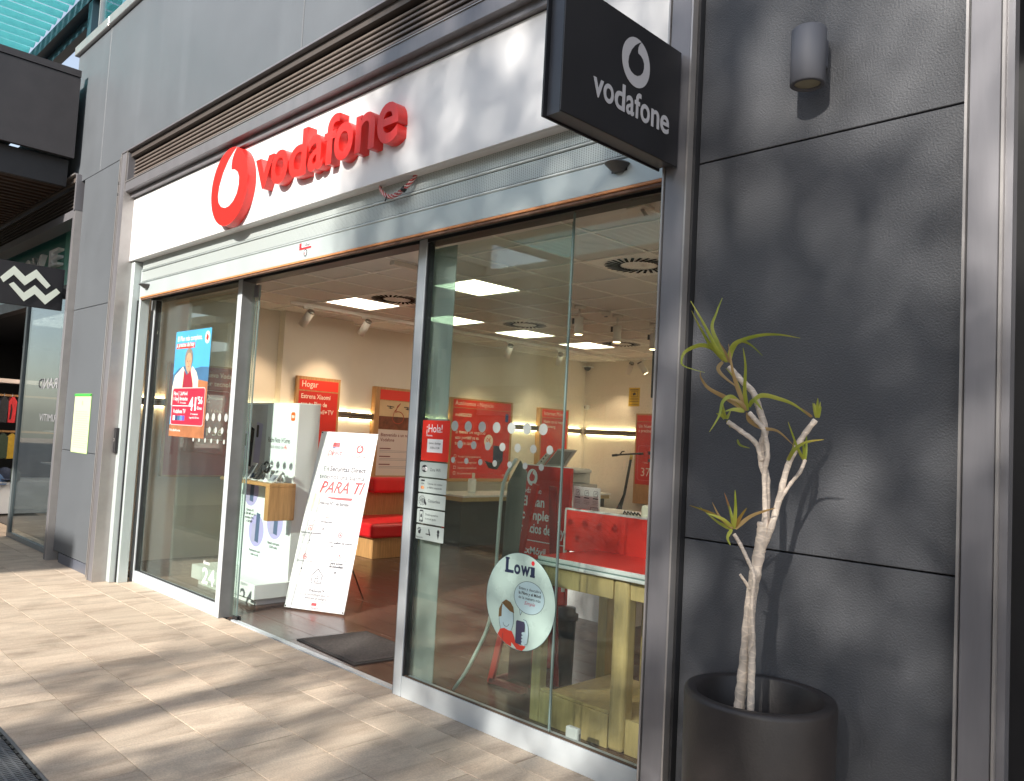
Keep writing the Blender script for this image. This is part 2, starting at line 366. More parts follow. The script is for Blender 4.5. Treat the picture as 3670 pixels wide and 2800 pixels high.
# walls (thickness 0.12)
wl_ = struct(B().box(-9.45, -9.3, 0.02, 8.22, 0, 3.3).build('wall_left', WALL))
bx('wall_pilaster', WALL, wl_, -9.298, -9.06, 1.97, 2.98, 0, 2.999)
bx('wall_pilaster', WALL, wl_, -9.298, -9.19, 0.02, 1.969, 0, 2.999)
bx('skirting', WPAINT, wl_, -9.30, -9.27, 3.0, 8.08, 0, 0.09)
wb_ = struct(B().box(-9.299, -1.5, 8.1, 8.22, 0, 3.3).build('wall_back', WALL))
bx('skirting', WPAINT, wb_, -9.26, -1.64, 8.08, 8.099, 0, 0.09)
wr_ = struct(B().box(-1.62, -1.5, 0.02, 8.099, 0, 3.3).build('wall_right', WALL))
ce = struct(B().box(-9.3, -1.62, 0.02, 8.1, 3.06, 3.15).build('ceiling', mat('ceiling_void', (0.2, 0.19, 0.17), 0.9)))
MX, MY, X0, Y0 = 0.64, 0.665, -9.28, -0.165
tb = B().box(-MX/2+0.004, MX/2-0.004, -MY/2+0.004, MY/2-0.004, 0, 0.012, 0.003)
tme = bpy.data.meshes.new('ceiling_tile'); bmesh.ops.recalc_face_normals(tb.bm, faces=tb.bm.faces); tb.bm.to_mesh(tme); tb.bm.free(); tme.materials.append(CEIL)
lights_at = [(5, 3), (2, 3), (2, 7), (2, 9), (2, 5), (10, 3), (10, 5), (8, 6), (7, 8), (8, 9), (10, 7), (10, 9), (8, 11), (10, 11)]  # later entries are unseen panels added to fill the room with light
diff_at = [(3, 3), (3, 6), (3, 9), (8, 3), (9, 8)]
for i in range(12):
    for k in range(13):
        xc, yc = X0 + (i+0.5)*MX, Y0 + (k+0.5)*MY
        if (i, k) in lights_at or (i, k) in diff_at: continue
        o = bpy.data.objects.new('ceiling_tile', tme); COL.objects.link(o); o.parent = ce; o.location = (xc, yc, 3.004)
        if k == 0: o.scale = (1, 0.66, 1); o.location.y = 0.30
for i in range(13): bx('ceiling_bar', TBAR, ce, X0+i*MX-0.012, X0+i*MX+0.012, 0.04, 8.09, 2.994, 3.003)
for k in range(1, 13): bx('ceiling_bar', TBAR, ce, -9.29, -1.63, Y0+k*MY-0.012, Y0+k*MY+0.012, 2.9945, 3.0035)
PANEL = emat('lit_panel', (1.0, 0.86, 0.66), 4.8)
cl0 = None
CL_FILL = ['next to the right hand wall, nearest the window', 'next to the right hand wall, second from the window', 'right of the cylinder downlights', 'right of the small ring vent, towards the back', 'far back on the right of the ceiling', 'next to the right hand wall, halfway back', 'next to the right hand wall, two thirds back', 'against the back wall, left of the corner one', 'in the back right corner of the ceiling']
clabels = ['square ceiling light just behind the middle door post inside the shop', 'square ceiling light seen through the open doorway', 'square ceiling light beside the ring vent behind the right window',
    'square ceiling light furthest back, next to the smaller ring vent', 'square ceiling light half hidden behind the frosted strip']
for q, (i, k) in enumerate(lights_at):
    xc, yc = X0 + (i+0.5)*MX, Y0 + (k+0.5)*MY
    lab = clabels[q] if q < 5 else 'square ceiling light ' + CL_FILL[q-5]
    if cl0 is None:
        cl0 = thing('ceiling_light', lab, 'ceiling light', (xc, yc, 3.0), 'ceiling light panels in the shop')
        bx('diffuser', PANEL, cl0, xc-0.292, xc+0.292, yc-0.302, yc+0.302, 2.999, 3.006)
        fb = B().box(xc-0.311, xc-0.293, yc-0.323, yc+0.323, 2.996, 3.008).box(xc+0.293, xc+0.311, yc-0.323, yc+0.323, 2.996, 3.008)
        fb.box(xc-0.2925, xc+0.2925, yc-0.323, yc-0.303, 2.996, 3.008).box(xc-0.2925, xc+0.2925, yc+0.303, yc+0.323, 2.996, 3.008)
        fb.build('frame', TBAR, cl0); base = (xc, yc)
    else: dup(cl0, (xc-base[0], yc-base[1], 0), lab)
dlabels = ['round swirl air vent beside the square light over the doorway', 'round swirl air vent behind the middle of the right window', 'round swirl air vent deepest in the shop ceiling',
           'large round swirl air vent at the upper right of the window', 'round swirl air vent near the shop ceiling centre']
df0 = None
VOID = mat('slot_void', (0.004, 0.003, 0.003), 0.9, spec=0.0)
for q, (i, k) in enumerate(diff_at):
    xc, yc = X0 + (i+0.5)*MX, Y0 + (k+0.5)*MY
    if df0 is None:
        df0 = thing('air_vent', dlabels[q], 'air vent', (xc, yc, 3.0), 'swirl vents in the shop ceiling')
        bx('plate', TBAR, df0, xc-0.31, xc+0.31, yc-0.322, yc+0.322, 2.997, 3.01)
        for a in range(28):
            t = 2*math.pi*a/28; ca, sa = math.cos(t), math.sin(t); ct, st = math.cos(t+0.5), math.sin(t+0.5)
            p0 = Vector((xc+0.150*ca, yc+0.150*sa, 2.9915)); d_ = Vector((ct, st, 0)); w_ = Vector((-st, ct, 0))*0.012
            B().poly([p0-w_, p0+d_*0.135-w_, p0+d_*0.135+w_, p0+w_], (0, 0, 0.001)).build('slot', VOID, df0)
        base2 = (xc, yc)
    else: dup(df0, (xc-base2[0], yc-base2[1], 0), dlabels[q])

# ---------------------------------------------------------------- street wall, pillars
uw = thing('upper_wall', 'grey cement clad wall above the long louvre', 'wall', (-6, -0.27, 4.2))
for xa, xb in ((-10.2, -9.135), (-9.127, -5.052), (-5.044, -0.9), (-0.892, 4.0)):
    bx('wall_panel', CLAD_S, uw, xa, xb, -0.27, -0.20, 4.16, 5.74, 0.003)
bx('backing', DARKM, uw, -10.19, 4, -0.199, 0.3, 3.3, 5.74)
for xa, xb in ((-10.25, -9.135), (-9.13, -5.0), (-4.995, 4)):
    bx('coping', POST_E, uw, xa, xb, -0.31, 0.02, 5.742, 5.85, 0.006)
RAILG = glass('rail_glass', (0.75, 0.9, 0.92), 1.2)
bal = thing('glass_balustrade', 'glass balustrade standing on the coping above the grey wall', 'balustrade', (-8, -0.1, 5.85))
for i in range(9): bx('pane', RAILG, bal, -10.1+i*1.4, -10.1+i*1.4+1.37, -0.10, -0.088, 5.851, 6.85)
for i in range(9): bx('post', POST_E, bal, -10.12+i*1.4, -10.095+i*1.4, -0.125, -0.06, 5.851, 6.9)
lp = thing('left_pillar', 'grey clad pillar with a pale notice between the two shops', 'pillar', (-9.05, -0.27, 0))
bx('core', DARKM, lp, -9.60, -8.46, -0.22, 0.015, 0.0, 4.15)
for za, zb in ((0.11, 1.183), (1.189, 2.697), (2.703, 4.155)):
    bx('wall_panel', CLAD_S, lp, -9.60, -8.50, -0.27, -0.221, za, zb, 0.002)
for xa, xb in ((-9.44, -8.98), (-8.974, -8.5)): bx('base_tile', mat('base_tile', (0.10, 0.11, 0.14), 0.35, var=0.1), lp, xa, xb, -0.262, -0.221, 0.0, 0.10)
def post(name, label, x0, x1, z1=4.15, depth=0.13, left_reveal=True, loc=None):
    t = thing(name, label, 'metal post', ((x0+x1)/2, -0.3, 0))
    bx('face', POST, t, x0+0.012, x1-0.012, -0.330, -0.20, 0, z1, 0.002)
    bx('edge_strip', POST_E, t, x0, x0+0.008, -0.336, -0.18, 0, z1)
    bx('edge_strip', POST_E, t, x1-0.008, x1, -0.336, -0.18, 0, z1)
    bx('groove', DARKM, t, x0+0.008, x0+0.012, -0.325, -0.2, 0, z1); bx('groove', DARKM, t, x1-0.012, x1-0.008, -0.325, -0.2, 0, z1)
    return t
p1 = post('door_post', 'wide grey metal post between right window and dark wall', -1.897, -1.778)
bx('reveal', DARKM, p1, -1.777, -1.765, -0.30, -0.2, 0, 4.15)
bx('jamb', ALU, p1, -1.935, -1.898, -0.215, 0.02, 0, 3.06)
p2 = post('edge_post', 'grey metal post at the far right edge of the dark wall', -0.772, -0.662)
bx('reveal', POST, p2, -0.6615, -0.640, -0.318, -0.27, 0, 4.15); bx('side_wall', BLACK, p2, -0.6615, -0.642, -0.2695, 0.279, 0, 4.15)  # black side puts the shade of the recess into the colour
nb = thing('dark_shopfront', 'black recessed opening at the extreme right edge', 'shopfront', (0.2, 0.3, 0))
bx('panel', BLACK, nb, -0.70, 2.5, 0.28, 0.33, 0, 4.15); bx('lintel', BLACK, nb, -0.62, 2.5, -0.25, 0.279, 4.1, 4.155)  # black sheets stand in for the dark inside the recess
p3 = thing('left_frame_post', 'grey metal post on the left side of the shop opening', 'metal post', (-8.25, -0.3, 0))
bx('face', POST, p3, -8.287, -8.165, -0.330, -0.1, 0, 4.15, 0.002)
bx('side_fin', POST, p3, -8.44, -8.289, -0.262, -0.1, 0, 4.15, 0.002)
bx('edge_strip', POST_E, p3, -8.30, -8.288, -0.338, -0.2, 0, 4.15)
bx('edge_strip', POST_E, p3, -8.164, -8.156, -0.336, -0.1, 0, 4.15)
bx('fin_edge', POST_E, p3, -8.455, -8.441, -0.30, -0.2, 0, 4.15)
p4 = thing('left_pillar_post', 'narrow grey metal post on the left edge of the clad pillar', 'metal post', (-9.63, -0.3, 0))
bx('face', POST, p4, -9.70, -9.615, -0.335, -0.1, 0, 3.8, 0.002); bx('edge_strip', POST_E, p4, -9.614, -9.604, -0.34, -0.2, 0, 3.8)
rw = thing('dark_wall', 'dark textured wall in large panels behind the potted plant', 'wall', (-1.3, -0.27, 0))
bx('core', DARKM, rw, -1.76, -0.775, -0.225, 0.25, 0, 4.15)
for za, zb in ((0.0, 1.197), (1.203, 2.699), (2.705, 4.155)):
    bx('wall_panel', CLAD, rw, -1.764, -0.776, -0.27, -0.226, za, zb, 0.0022)

# louvre box above the opening
lb = thing('ventilation_louvre', 'long horizontal metal louvre box above the white fascia', 'louvre', (-5.2, -0.3, 3.9))
bx('top_frame', POST, lb, -8.298, -1.77, -0.338, -0.20, 4.155-0.012, 4.158, 0.001)
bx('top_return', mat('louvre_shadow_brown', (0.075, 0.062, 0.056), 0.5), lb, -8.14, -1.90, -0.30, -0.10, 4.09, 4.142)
bx('back', BLACK, lb, -8.155, -1.90, -0.13, -0.10, 3.80, 4.089)
bx('side', POST, lb, -8.155, -8.145, -0.32, -0.131, 3.80, 4.142)
for i in range(6):
    z = 3.872 + i*0.0365
    B().poly([(-8.144, -0.262, z), (-8.144, -0.258, z-0.004), (-8.144, -0.20, z+0.010), (-8.144, -0.20, z+0.024), (-8.144, -0.262, z+0.012)], (6.24, 0, 0)).build('slat', LOUV, lb)
bx('lower_frame', POST, lb, -8.155, -1.90, -0.325, -0.14, 3.745, 3.84, 0.002)
bx('lower_edge', POST_E, lb, -8.155, -1.90, -0.332, -0.3255, 3.837, 3.843)
bx('soffit_frame', POST, lb, -8.155, -1.90, -0.27, -0.14, 3.70, 3.744)
bx('bracket', DARKM, lb, -8.34, -8.302, -0.335, -0.28, 3.845, 3.875)
bx('bracket', DARKM, lb, -8.34, -8.302, -0.335, -0.28, 3.735, 3.76)

# ================================================================ SIGN BOARD + SHUTTER
sg = thing('shop_sign', 'long white fascia sign with red raised emblem and letters', 'shop sign', (-5.2, -0.235, 3.4))
bx('board', WHITE, sg, -8.235, -5.052, -0.235, -0.215, 3.078, 3.695, 0.002); bx('board', WHITE, sg, -5.051, -1.90, -0.235, -0.215, 3.078, 3.695, 0.002)
bx('board_lip', WHITE, sg, -8.235, -1.90, -0.214, -0.12, 3.078, 3.092)
fr = FAC(0, 0, -0.235)
# raised oval badge
GLOSS_RED = mat('sign_red', (0.74, 0.028, 0.022), 0.35, var=0.07, vscale=9, stretch=(5, 5, 0.8), coat=0.2)
dp = [(0.16, 0.475), (0.07, 0.43), (-0.06, 0.34), (-0.18, 0.21), (-0.265, 0.05), (-0.285, -0.08), (-0.25, -0.17), (-0.17, -0.235), (-0.06, -0.265), (0.05, -0.258),
      (0.16, -0.21), (0.24, -0.13), (0.275, -0.03), (0.27, 0.07), (0.22, 0.145), (0.14, 0.19), (0.045, 0.207), (0.035, 0.25), (0.045, 0.33), (0.09, 0.41)]
def badge(fr, cu, cv, w, h, m1, m2, parent, thick, d=0.0):
    shp(fr, ell(cu, cv, w/2, h/2, 56), 'emblem_disc', m1, parent, d, thick)
    shp(fr, [(cu + a*w, cv + b*h) for a, b in dp], 'emblem_drop', m2, parent, d + thick + 0.0006, max(0.0008, thick*0.02))
badge(fr, -5.955, 3.388, 0.61, 0.615, GLOSS_RED, WHITE, sg, 0.07)
def glyph(fr, ch, u0, u1, v0, v1, m, parent, ext, bold=0.018, name='letter', d=0.0, res=5):
    c = bpy.data.curves.new(name, 'FONT'); c.body = ch; c.offset = bold; c.resolution_u = res
    if ext: c.extrude = 0.5
    o = bpy.data.objects.new(name, c); me = bpy.data.meshes.new_from_object(o)
    xs = [w.co.x for w in me.vertices]; ys = [w.co.y for w in me.vertices]
    ax, bx_, ay, by = min(xs), max(xs), min(ys), max(ys)
    for w in me.vertices:
        a = u0 + (w.co.x-ax)/(bx_-ax)*(u1-u0); b = v0 + (w.co.y-ay)/(by-ay)*(v1-v0)
        w.co = fr.p(a, b, d + (w.co.z+0.5)*ext) - wloc(parent)
    me.materials.clear(); me.materials.append(m); bpy.data.objects.remove(o); bpy.data.curves.remove(c)
    t = bpy.data.objects.new(name, me); COL.objects.link(t); t.parent = parent; return t
LET = [('v', -5.534, -5.268, 3.268, 3.502), ('o', -5.292, -5.062, 3.262, 3.508), ('d', -5.045, -4.815, 3.262, 3.588), ('a', -4.792, -4.605, 3.262, 3.508),
       ('f', -4.600, -4.43, 3.268, 3.592), ('o', -4.475, -4.262, 3.262, 3.508), ('n', -4.235, -4.030, 3.270, 3.510), ('e', -4.005, -3.795, 3.264, 3.514)]
for ch, a, b, c, d in LET: glyph(fr, ch, a, b, c, d, GLOSS_RED, sg, 0.07)

# roller shutter partly lowered
sh = thing('roller_shutter', 'pale grey roller shutter rolled up below the white fascia', 'roller shutter', (-5.1, -0.16, 2.9))
bx('guide_rail', SHUT, sh, -8.155, -8.075, -0.212, -0.11, 0, 3.07, 0.004); bx('guide_rail', SHUT, sh, -8.058, -8.02, -0.15, -0.06, 0, 3.0, 0.004)
bx('guide_gap', GASK, sh, -8.0745, -8.0585, -0.16, -0.145, 0, 2.70)
bx('guide_rail', SHUT, sh, -1.975, -1.936, -0.212, -0.10, 0, 3.07, 0.004)
PERF = bpy.data.materials.new('perforated_slat'); PERF.use_nodes = True
def perf_mat(m):
    n = m.node_tree.nodes; l = m.node_tree.links; b = n['Principled BSDF']; b.inputs['Roughness'].default_value = 0.45; b.inputs['Metallic'].default_value = 0.2
    tc = n.new('ShaderNodeTexCoord'); mp = n.new('ShaderNodeMapping'); mp.inputs['Scale'].default_value = (1/0.0145, 1, 1/0.0085); l.new(tc.outputs['Object'], mp.inputs['Vector'])
    fr_ = n.new('ShaderNodeVectorMath'); fr_.operation = 'FRACTION'; l.new(mp.outputs[0], fr_.inputs[0])
    sb = n.new('ShaderNodeVectorMath'); sb.operation = 'SUBTRACT'; sb.inputs[1].default_value = (0.5, 0.5, 0.5); l.new(fr_.outputs[0], sb.inputs[0])
    ms = n.new('ShaderNodeVectorMath'); ms.operation = 'MULTIPLY'; ms.inputs[1].default_value = (1, 0, 1); l.new(sb.outputs[0], ms.inputs[0])
    ln = n.new('ShaderNodeVectorMath'); ln.operation = 'LENGTH'; l.new(ms.outputs[0], ln.inputs[0])
    lt = n.new('ShaderNodeMath'); lt.operation = 'LESS_THAN'; lt.inputs[1].default_value = 0.24; l.new(ln.outputs['Value'], lt.inputs[0])
    mx = n.new('ShaderNodeMix'); mx.data_type = 'RGBA'; mx.inputs[6].default_value = (0.48, 0.53, 0.52, 1); mx.inputs[7].default_value = (0.14, 0.155, 0.15, 1)
    l.new(lt.outputs[0], mx.inputs[0]); l.new(mx.outputs[2], b.inputs['Base Color'])
perf_mat(PERF)
X_A, X_B = -8.019, -1.976
SY = -0.152
for z0, z1 in ((2.994, 3.086), (2.880, 2.972)): bx('perforated_slat', PERF, sh, X_A, X_B, SY, SY+0.010, z0, z1, 0.001)
for z0, z1 in ((2.976, 2.990), (2.862, 2.876), (3.088, 3.102)):
    B().tube([(X_A, SY+0.001, (z0+z1)/2), (X_B, SY+0.001, (z0+z1)/2)], 0.0078, 10).build('slat_joint', SHUT, sh)
bx('slat_backing', DARKM, sh, X_A, X_B, SY+0.011, SY+0.022, 2.74, 3.20)
bx('bottom_slat', SHUT, sh, X_A, X_B, SY-0.002, SY+0.010, 2.728, 2.860, 0.002)
ORG = mat('orange_seal', (0.62, 0.26, 0.10), 0.5, var=0.2, vscale=12)
bx('bottom_seal', ORG, sh, X_A, X_B, SY-0.006, SY+0.022, 2.714, 2.727, 0.002)
bx('bottom_bar', mat('rusty_bar', (0.16, 0.09, 0.06), 0.7, var=0.4, vscale=20), sh, X_A, X_B, SY+0.002, SY+0.024, 2.700, 2.713)
def halfmoon(x, z, lab):
    t = thing('shutter_stop', lab, 'shutter stop', (x, SY-0.002, z)); y0 = SY-0.0025
    pts = [(x + 0.060*math.cos(R(a)), y0 - 0.082*math.sin(R(a)), z) for a in range(0, 181, 12)]
    b = B(); n = len(pts)
    top = [b.bm.verts.new(p) for p in pts]; bot = [b.bm.verts.new((x+(p[0]-x)*0.45, y0+(p[1]-y0)*0.35, z-0.034)) for p in pts]; up = [b.bm.verts.new((x+(p[0]-x)*0.85, y0+(p[1]-y0)*0.85, z+0.008)) for p in pts]
    b.bm.faces.new(up); b.bm.faces.new(bot[::-1])
    for i in range(n):
        j = (i+1) % n
        f = b.bm.faces.new((top[i], bot[i], bot[j], top[j])); f = b.bm.faces.new((up[i], top[i], top[j], up[j]))
    b.build('shell', mat('grey_plastic', (0.09, 0.095, 0.10), 0.4), t)
    bx('back_plate', DARKM, t, x-0.045, x+0.045, y0-0.0008, y0+0.0002, z-0.03, z+0.012)
halfmoon(-2.262, 2.832, 'grey half moon stop on the shutter near its right end')
halfmoon(-7.86, 2.828, 'grey half moon stop on the shutter near its left end')
ss = thing('installer_sticker', 'small red and white sticker on the shutter bottom slat', 'sticker', (-5.0, SY-0.003, 2.79))
f_ = FAC(0, 0, SY-0.0026)
rect(f_, -5.085, -4.93, 2.818, 2.848, 'backing', INKW, ss, 0.0005); rect(f_, -5.085, -4.93, 2.803, 2.817, 'band', INKR, ss, 0.0005); rect(f_, -5.085, -5.055, 2.818, 2.85, 'red_block', INKR, ss, 0.0017, 0.0004)
text(f_, 'Collbaix', -5.05, 2.822, 0.034, INK, ss, fit=0.115, d=0.002, bold=0.02); shp(f_, ell(-5.0, 2.775, 0.020, 0.026, 16), 'badge', INK, ss, 0.0005); shp(f_, ell(-5.0, 2.775, 0.013, 0.019, 12), 'badge_centre', INKW, ss, 0.0017, 0.0004)
text(f_, 'lil', -5.011, 2.763, 0.026, INKR, ss, d=0.003, bold=0.01)
# twisted wires hanging out of the fascia
wr = thing('wire_bundle', 'red and white twisted wires hanging below the fascia', 'wires', (-3.9, -0.19, 3.03))
WR = mat('wire_red', (0.45, 0.06, 0.06), 0.5); WW = mat('wire_white', (0.62, 0.5, 0.48), 0.5)
ctrl = [(-4.125, -0.17, 3.105), (-4.095, -0.185, 3.050), (-4.01, -0.20, 2.992), (-3.93, -0.205, 2.977), (-3.85, -0.20, 3.0), (-3.79, -0.185, 3.045), (-3.75, -0.17, 3.10)]
def smooth(pts, n=8):
    P = [Vector(p) for p in pts]; out = []
    for i in range(len(P)-1):
        p0, p1_, p2_, p3_ = P[max(i-1, 0)], P[i], P[i+1], P[min(i+2, len(P)-1)]
        for k in range(n):
            t = k/n; out.append(0.5*((2*p1_) + (p2_-p0)*t + (2*p0-5*p1_+4*p2_-p3_)*t*t + (3*p1_-p0-3*p2_+p3_)*t**3))
    out.append(P[-1]); return out
cc = smooth(ctrl, 9)
for k in range(6):
    B().tube([p + Vector((0, 0.009*math.cos(i*0.55+k*1.05), 0.012*math.sin(i*0.55+k*1.05))) for i, p in enumerate(cc)], 0.0034, 5).build('wire', WR if k % 2 else WW, wr)
B().tube([cc[37]-Vector((0.01, 0, 0.008)), cc[37]+Vector((0.01, 0, 0.008))], 0.017, 10).build('cable_tie', BLACK, wr)
B().tube([cc[20]+Vector((0, -0.01, 0.0)), cc[20]+Vector((-0.012, -0.012, -0.03))], 0.004, 6).build('wire_end', BLACK, wr)

# ================================================================ GLAZING
hd = thing('header_beam', 'dark horizontal header beam over window and doorway', 'beam', (-5, 0.05, 2.75))
bx('beam', mat('header_grey', (0.075, 0.08, 0.075), 0.5, 0.2, var=0.1), hd, -8.15, -1.9, -0.03, 0.12, 2.745, 3.02, 0.002)
bx('track', GASK, hd, -8.15, -1.9, 0.0, 0.11, 2.725, 2.744)
# left fixed window
lw = thing('left_window', 'fixed left shop window with wide aluminium frame and poster', 'window', (-7.2, 0, 0))
bx('bottom_frame', ALU, lw, -8.10, -6.231, 0.0, 0.06, 0.0, 0.105, 0.002)
bx('side_frame', ALU, lw, -8.115, -8.02, -0.012, 0.06, 0.0, 2.725, 0.002)
bx('side_groove', GASK, lw, -8.019, -8.012, 0.0, 0.05, 0.106, 2.72)
bx('glass', G_PANE, lw, -8.011, -6.297, 0.028, 0.036, 0.104, 2.725)
bx('gasket', GASK, lw, -8.011, -6.297, 0.015, 0.027, 0.1055, 0.113)
dp_ = thing('left_door_post', 'aluminium post between the left window and the doorway', 'metal post', (-6.2, 0, 0))
bx('face', ALU, dp_, -6.296, -6.224, -0.004, 0.062, 0, 2.744, 0.003)
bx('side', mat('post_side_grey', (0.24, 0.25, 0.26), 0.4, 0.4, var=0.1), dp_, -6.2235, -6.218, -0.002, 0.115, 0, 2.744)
# sliding leaves (glass, parked open behind the fixed panes)
def leaf(label, x0, x1, yy):
    t = thing('sliding_door', label, 'glass door', ((x0+x1)/2, yy, 0))
    bx('glass', G_LEAF, t, x0, x1, yy, yy+0.010, 0.02, 2.70)
    bx('leading_edge', G_EDGE, t, x1-0.0 if x1 < -6 else x0-0.004, x1+0.004 if x1 < -6 else x0, yy-0.001, yy+0.011, 0.02, 2.70)
    return t
l1 = leaf('sliding glass door leaf parked behind the left window', -7.45, -6.10, 0.085)
bx('inner_edge', G_EDGE, l1, -6.160, -6.156, 0.0965, 0.100, 0.02, 2.60); bx('hanger', POST, l1, -6.17, -6.10, 0.075, 0.10, 2.60, 2.70)
bx('floor_guide', BLACK, l1, -6.13, -6.055, 0.070, 0.084, 0.0, 0.035, 0.002); bx('floor_guide', BLACK, l1, -6.13, -6.055, 0.0965, 0.108, 0.0, 0.035, 0.002)
l2 = leaf('greenish sliding glass door leaf parked behind the right window', -3.90, -2.742, 0.085)
bx('trailing_edge', G_EDGE, l2, -2.742, -2.738, 0.084, 0.096, 0.02, 2.70)
bx('frosted_strip', G_FROST, l2, -3.895, -3.648, 0.0785, 0.0835, 0.02, 2.70)
# right window
rwn = thing('right_window', 'large right shop window covered with dots and stickers', 'window', (-2.9, 0, 0))
bx('bottom_frame', ALU, rwn, -3.835, -1.936, 0.0, 0.06, 0.0, 0.120, 0.002)
bx('side_frame', ALU, rwn, -3.91, -3.836, -0.004, 0.062, 0.0, 2.744, 0.003)
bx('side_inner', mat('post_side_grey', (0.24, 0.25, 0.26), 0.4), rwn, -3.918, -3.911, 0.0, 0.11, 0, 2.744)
bx('side_groove', GASK, rwn, -3.8355, -3.822, 0.005, 0.05, 0.121, 2.72)
bx('glass', G_PANE, rwn, -3.821, -2.681, 0.022, 0.030, 0.119, 2.725); bx('glass', G_PANE, rwn, -2.677, -1.94, 0.022, 0.030, 0.119, 2.725)
bx('glass_joint', G_EDGE, rwn, -2.682, -2.676, 0.0205, 0.0312, 0.1205, 2.724)
bx('gasket', mat('bronze_gasket', (0.09, 0.06, 0.04), 0.6), rwn, -3.821, -1.94, 0.008, 0.021, 0.1205, 0.127)
bx('side_frame', ALU, rwn, -1.94, -1.936, -0.004, 0.062, 0.12, 2.744)

# dots printed on the glass (one decal each)
GF = FAC(0, 0, 0.0215)
dotm = mat('dot_vinyl', (0.42, 0.45, 0.42), 0.5)
dots = [(-3.51+0.1155*i, 1.61, 0.030) for i in range(7)] + [(-3.455+0.115*i, 1.506, 0.023) for i in range(7)] + [(-3.509+0.1152*i, 1.415, 0.0175) for i in range(7)]
for x, z, r_ in dots:
    shp(GF, ell(x, z, r_, r_*1.0, 20), 'dot', dotm, rwn, 0.0006, 0.0005)
# left window: dots too (seen on its right part)
GL = FAC(0, 0, 0.0275)
for x, z, r_ in [(-6.757+0.117*i, 1.604, 0.030) for i in range(4)] + [(-6.698+0.119*i, 1.494, 0.024) for i in range(4)] + [(-7.005+0.119*i, 1.402, 0.017) for i in range(6)]:
    shp(GL, ell(x, z, r_, r_*1.15, 16), 'dot', dotm, lw, 0.0004, 0.0004)

# hello sticker
hs = thing('greeting_sticker', 'red greeting sticker with opening hours on the glass', 'sticker', (-3.68, 0.02, 1.5))
rect(GF, -3.800, -3.550, 1.398, 1.638, 'sheet', REDB, hs, 0.001, 0.0008)
text(GF, '¡Hola!', -3.765, 1.567, 0.062, INKW, hs, fit=0.145, bold=0.004, sy=1.1)
text(GF, 'Horario', -3.76, 1.543, 0.017, INKW, hs, bold=0.02)
rect(GF, -3.747, -3.606, 1.448, 1.527, 'card', INKW, hs, 0.0022, 0.0008)
text(GF, 'Lunes a domingo', -3.677, 1.497, 0.018, INK, hs, fit=0.105, align='CENTER', bold=0.008, d=0.0036); text(GF, '10:00 a 21:00', -3.677, 1.470, 0.018, INK, hs, fit=0.085, align='CENTER', bold=0.008, d=0.0036)
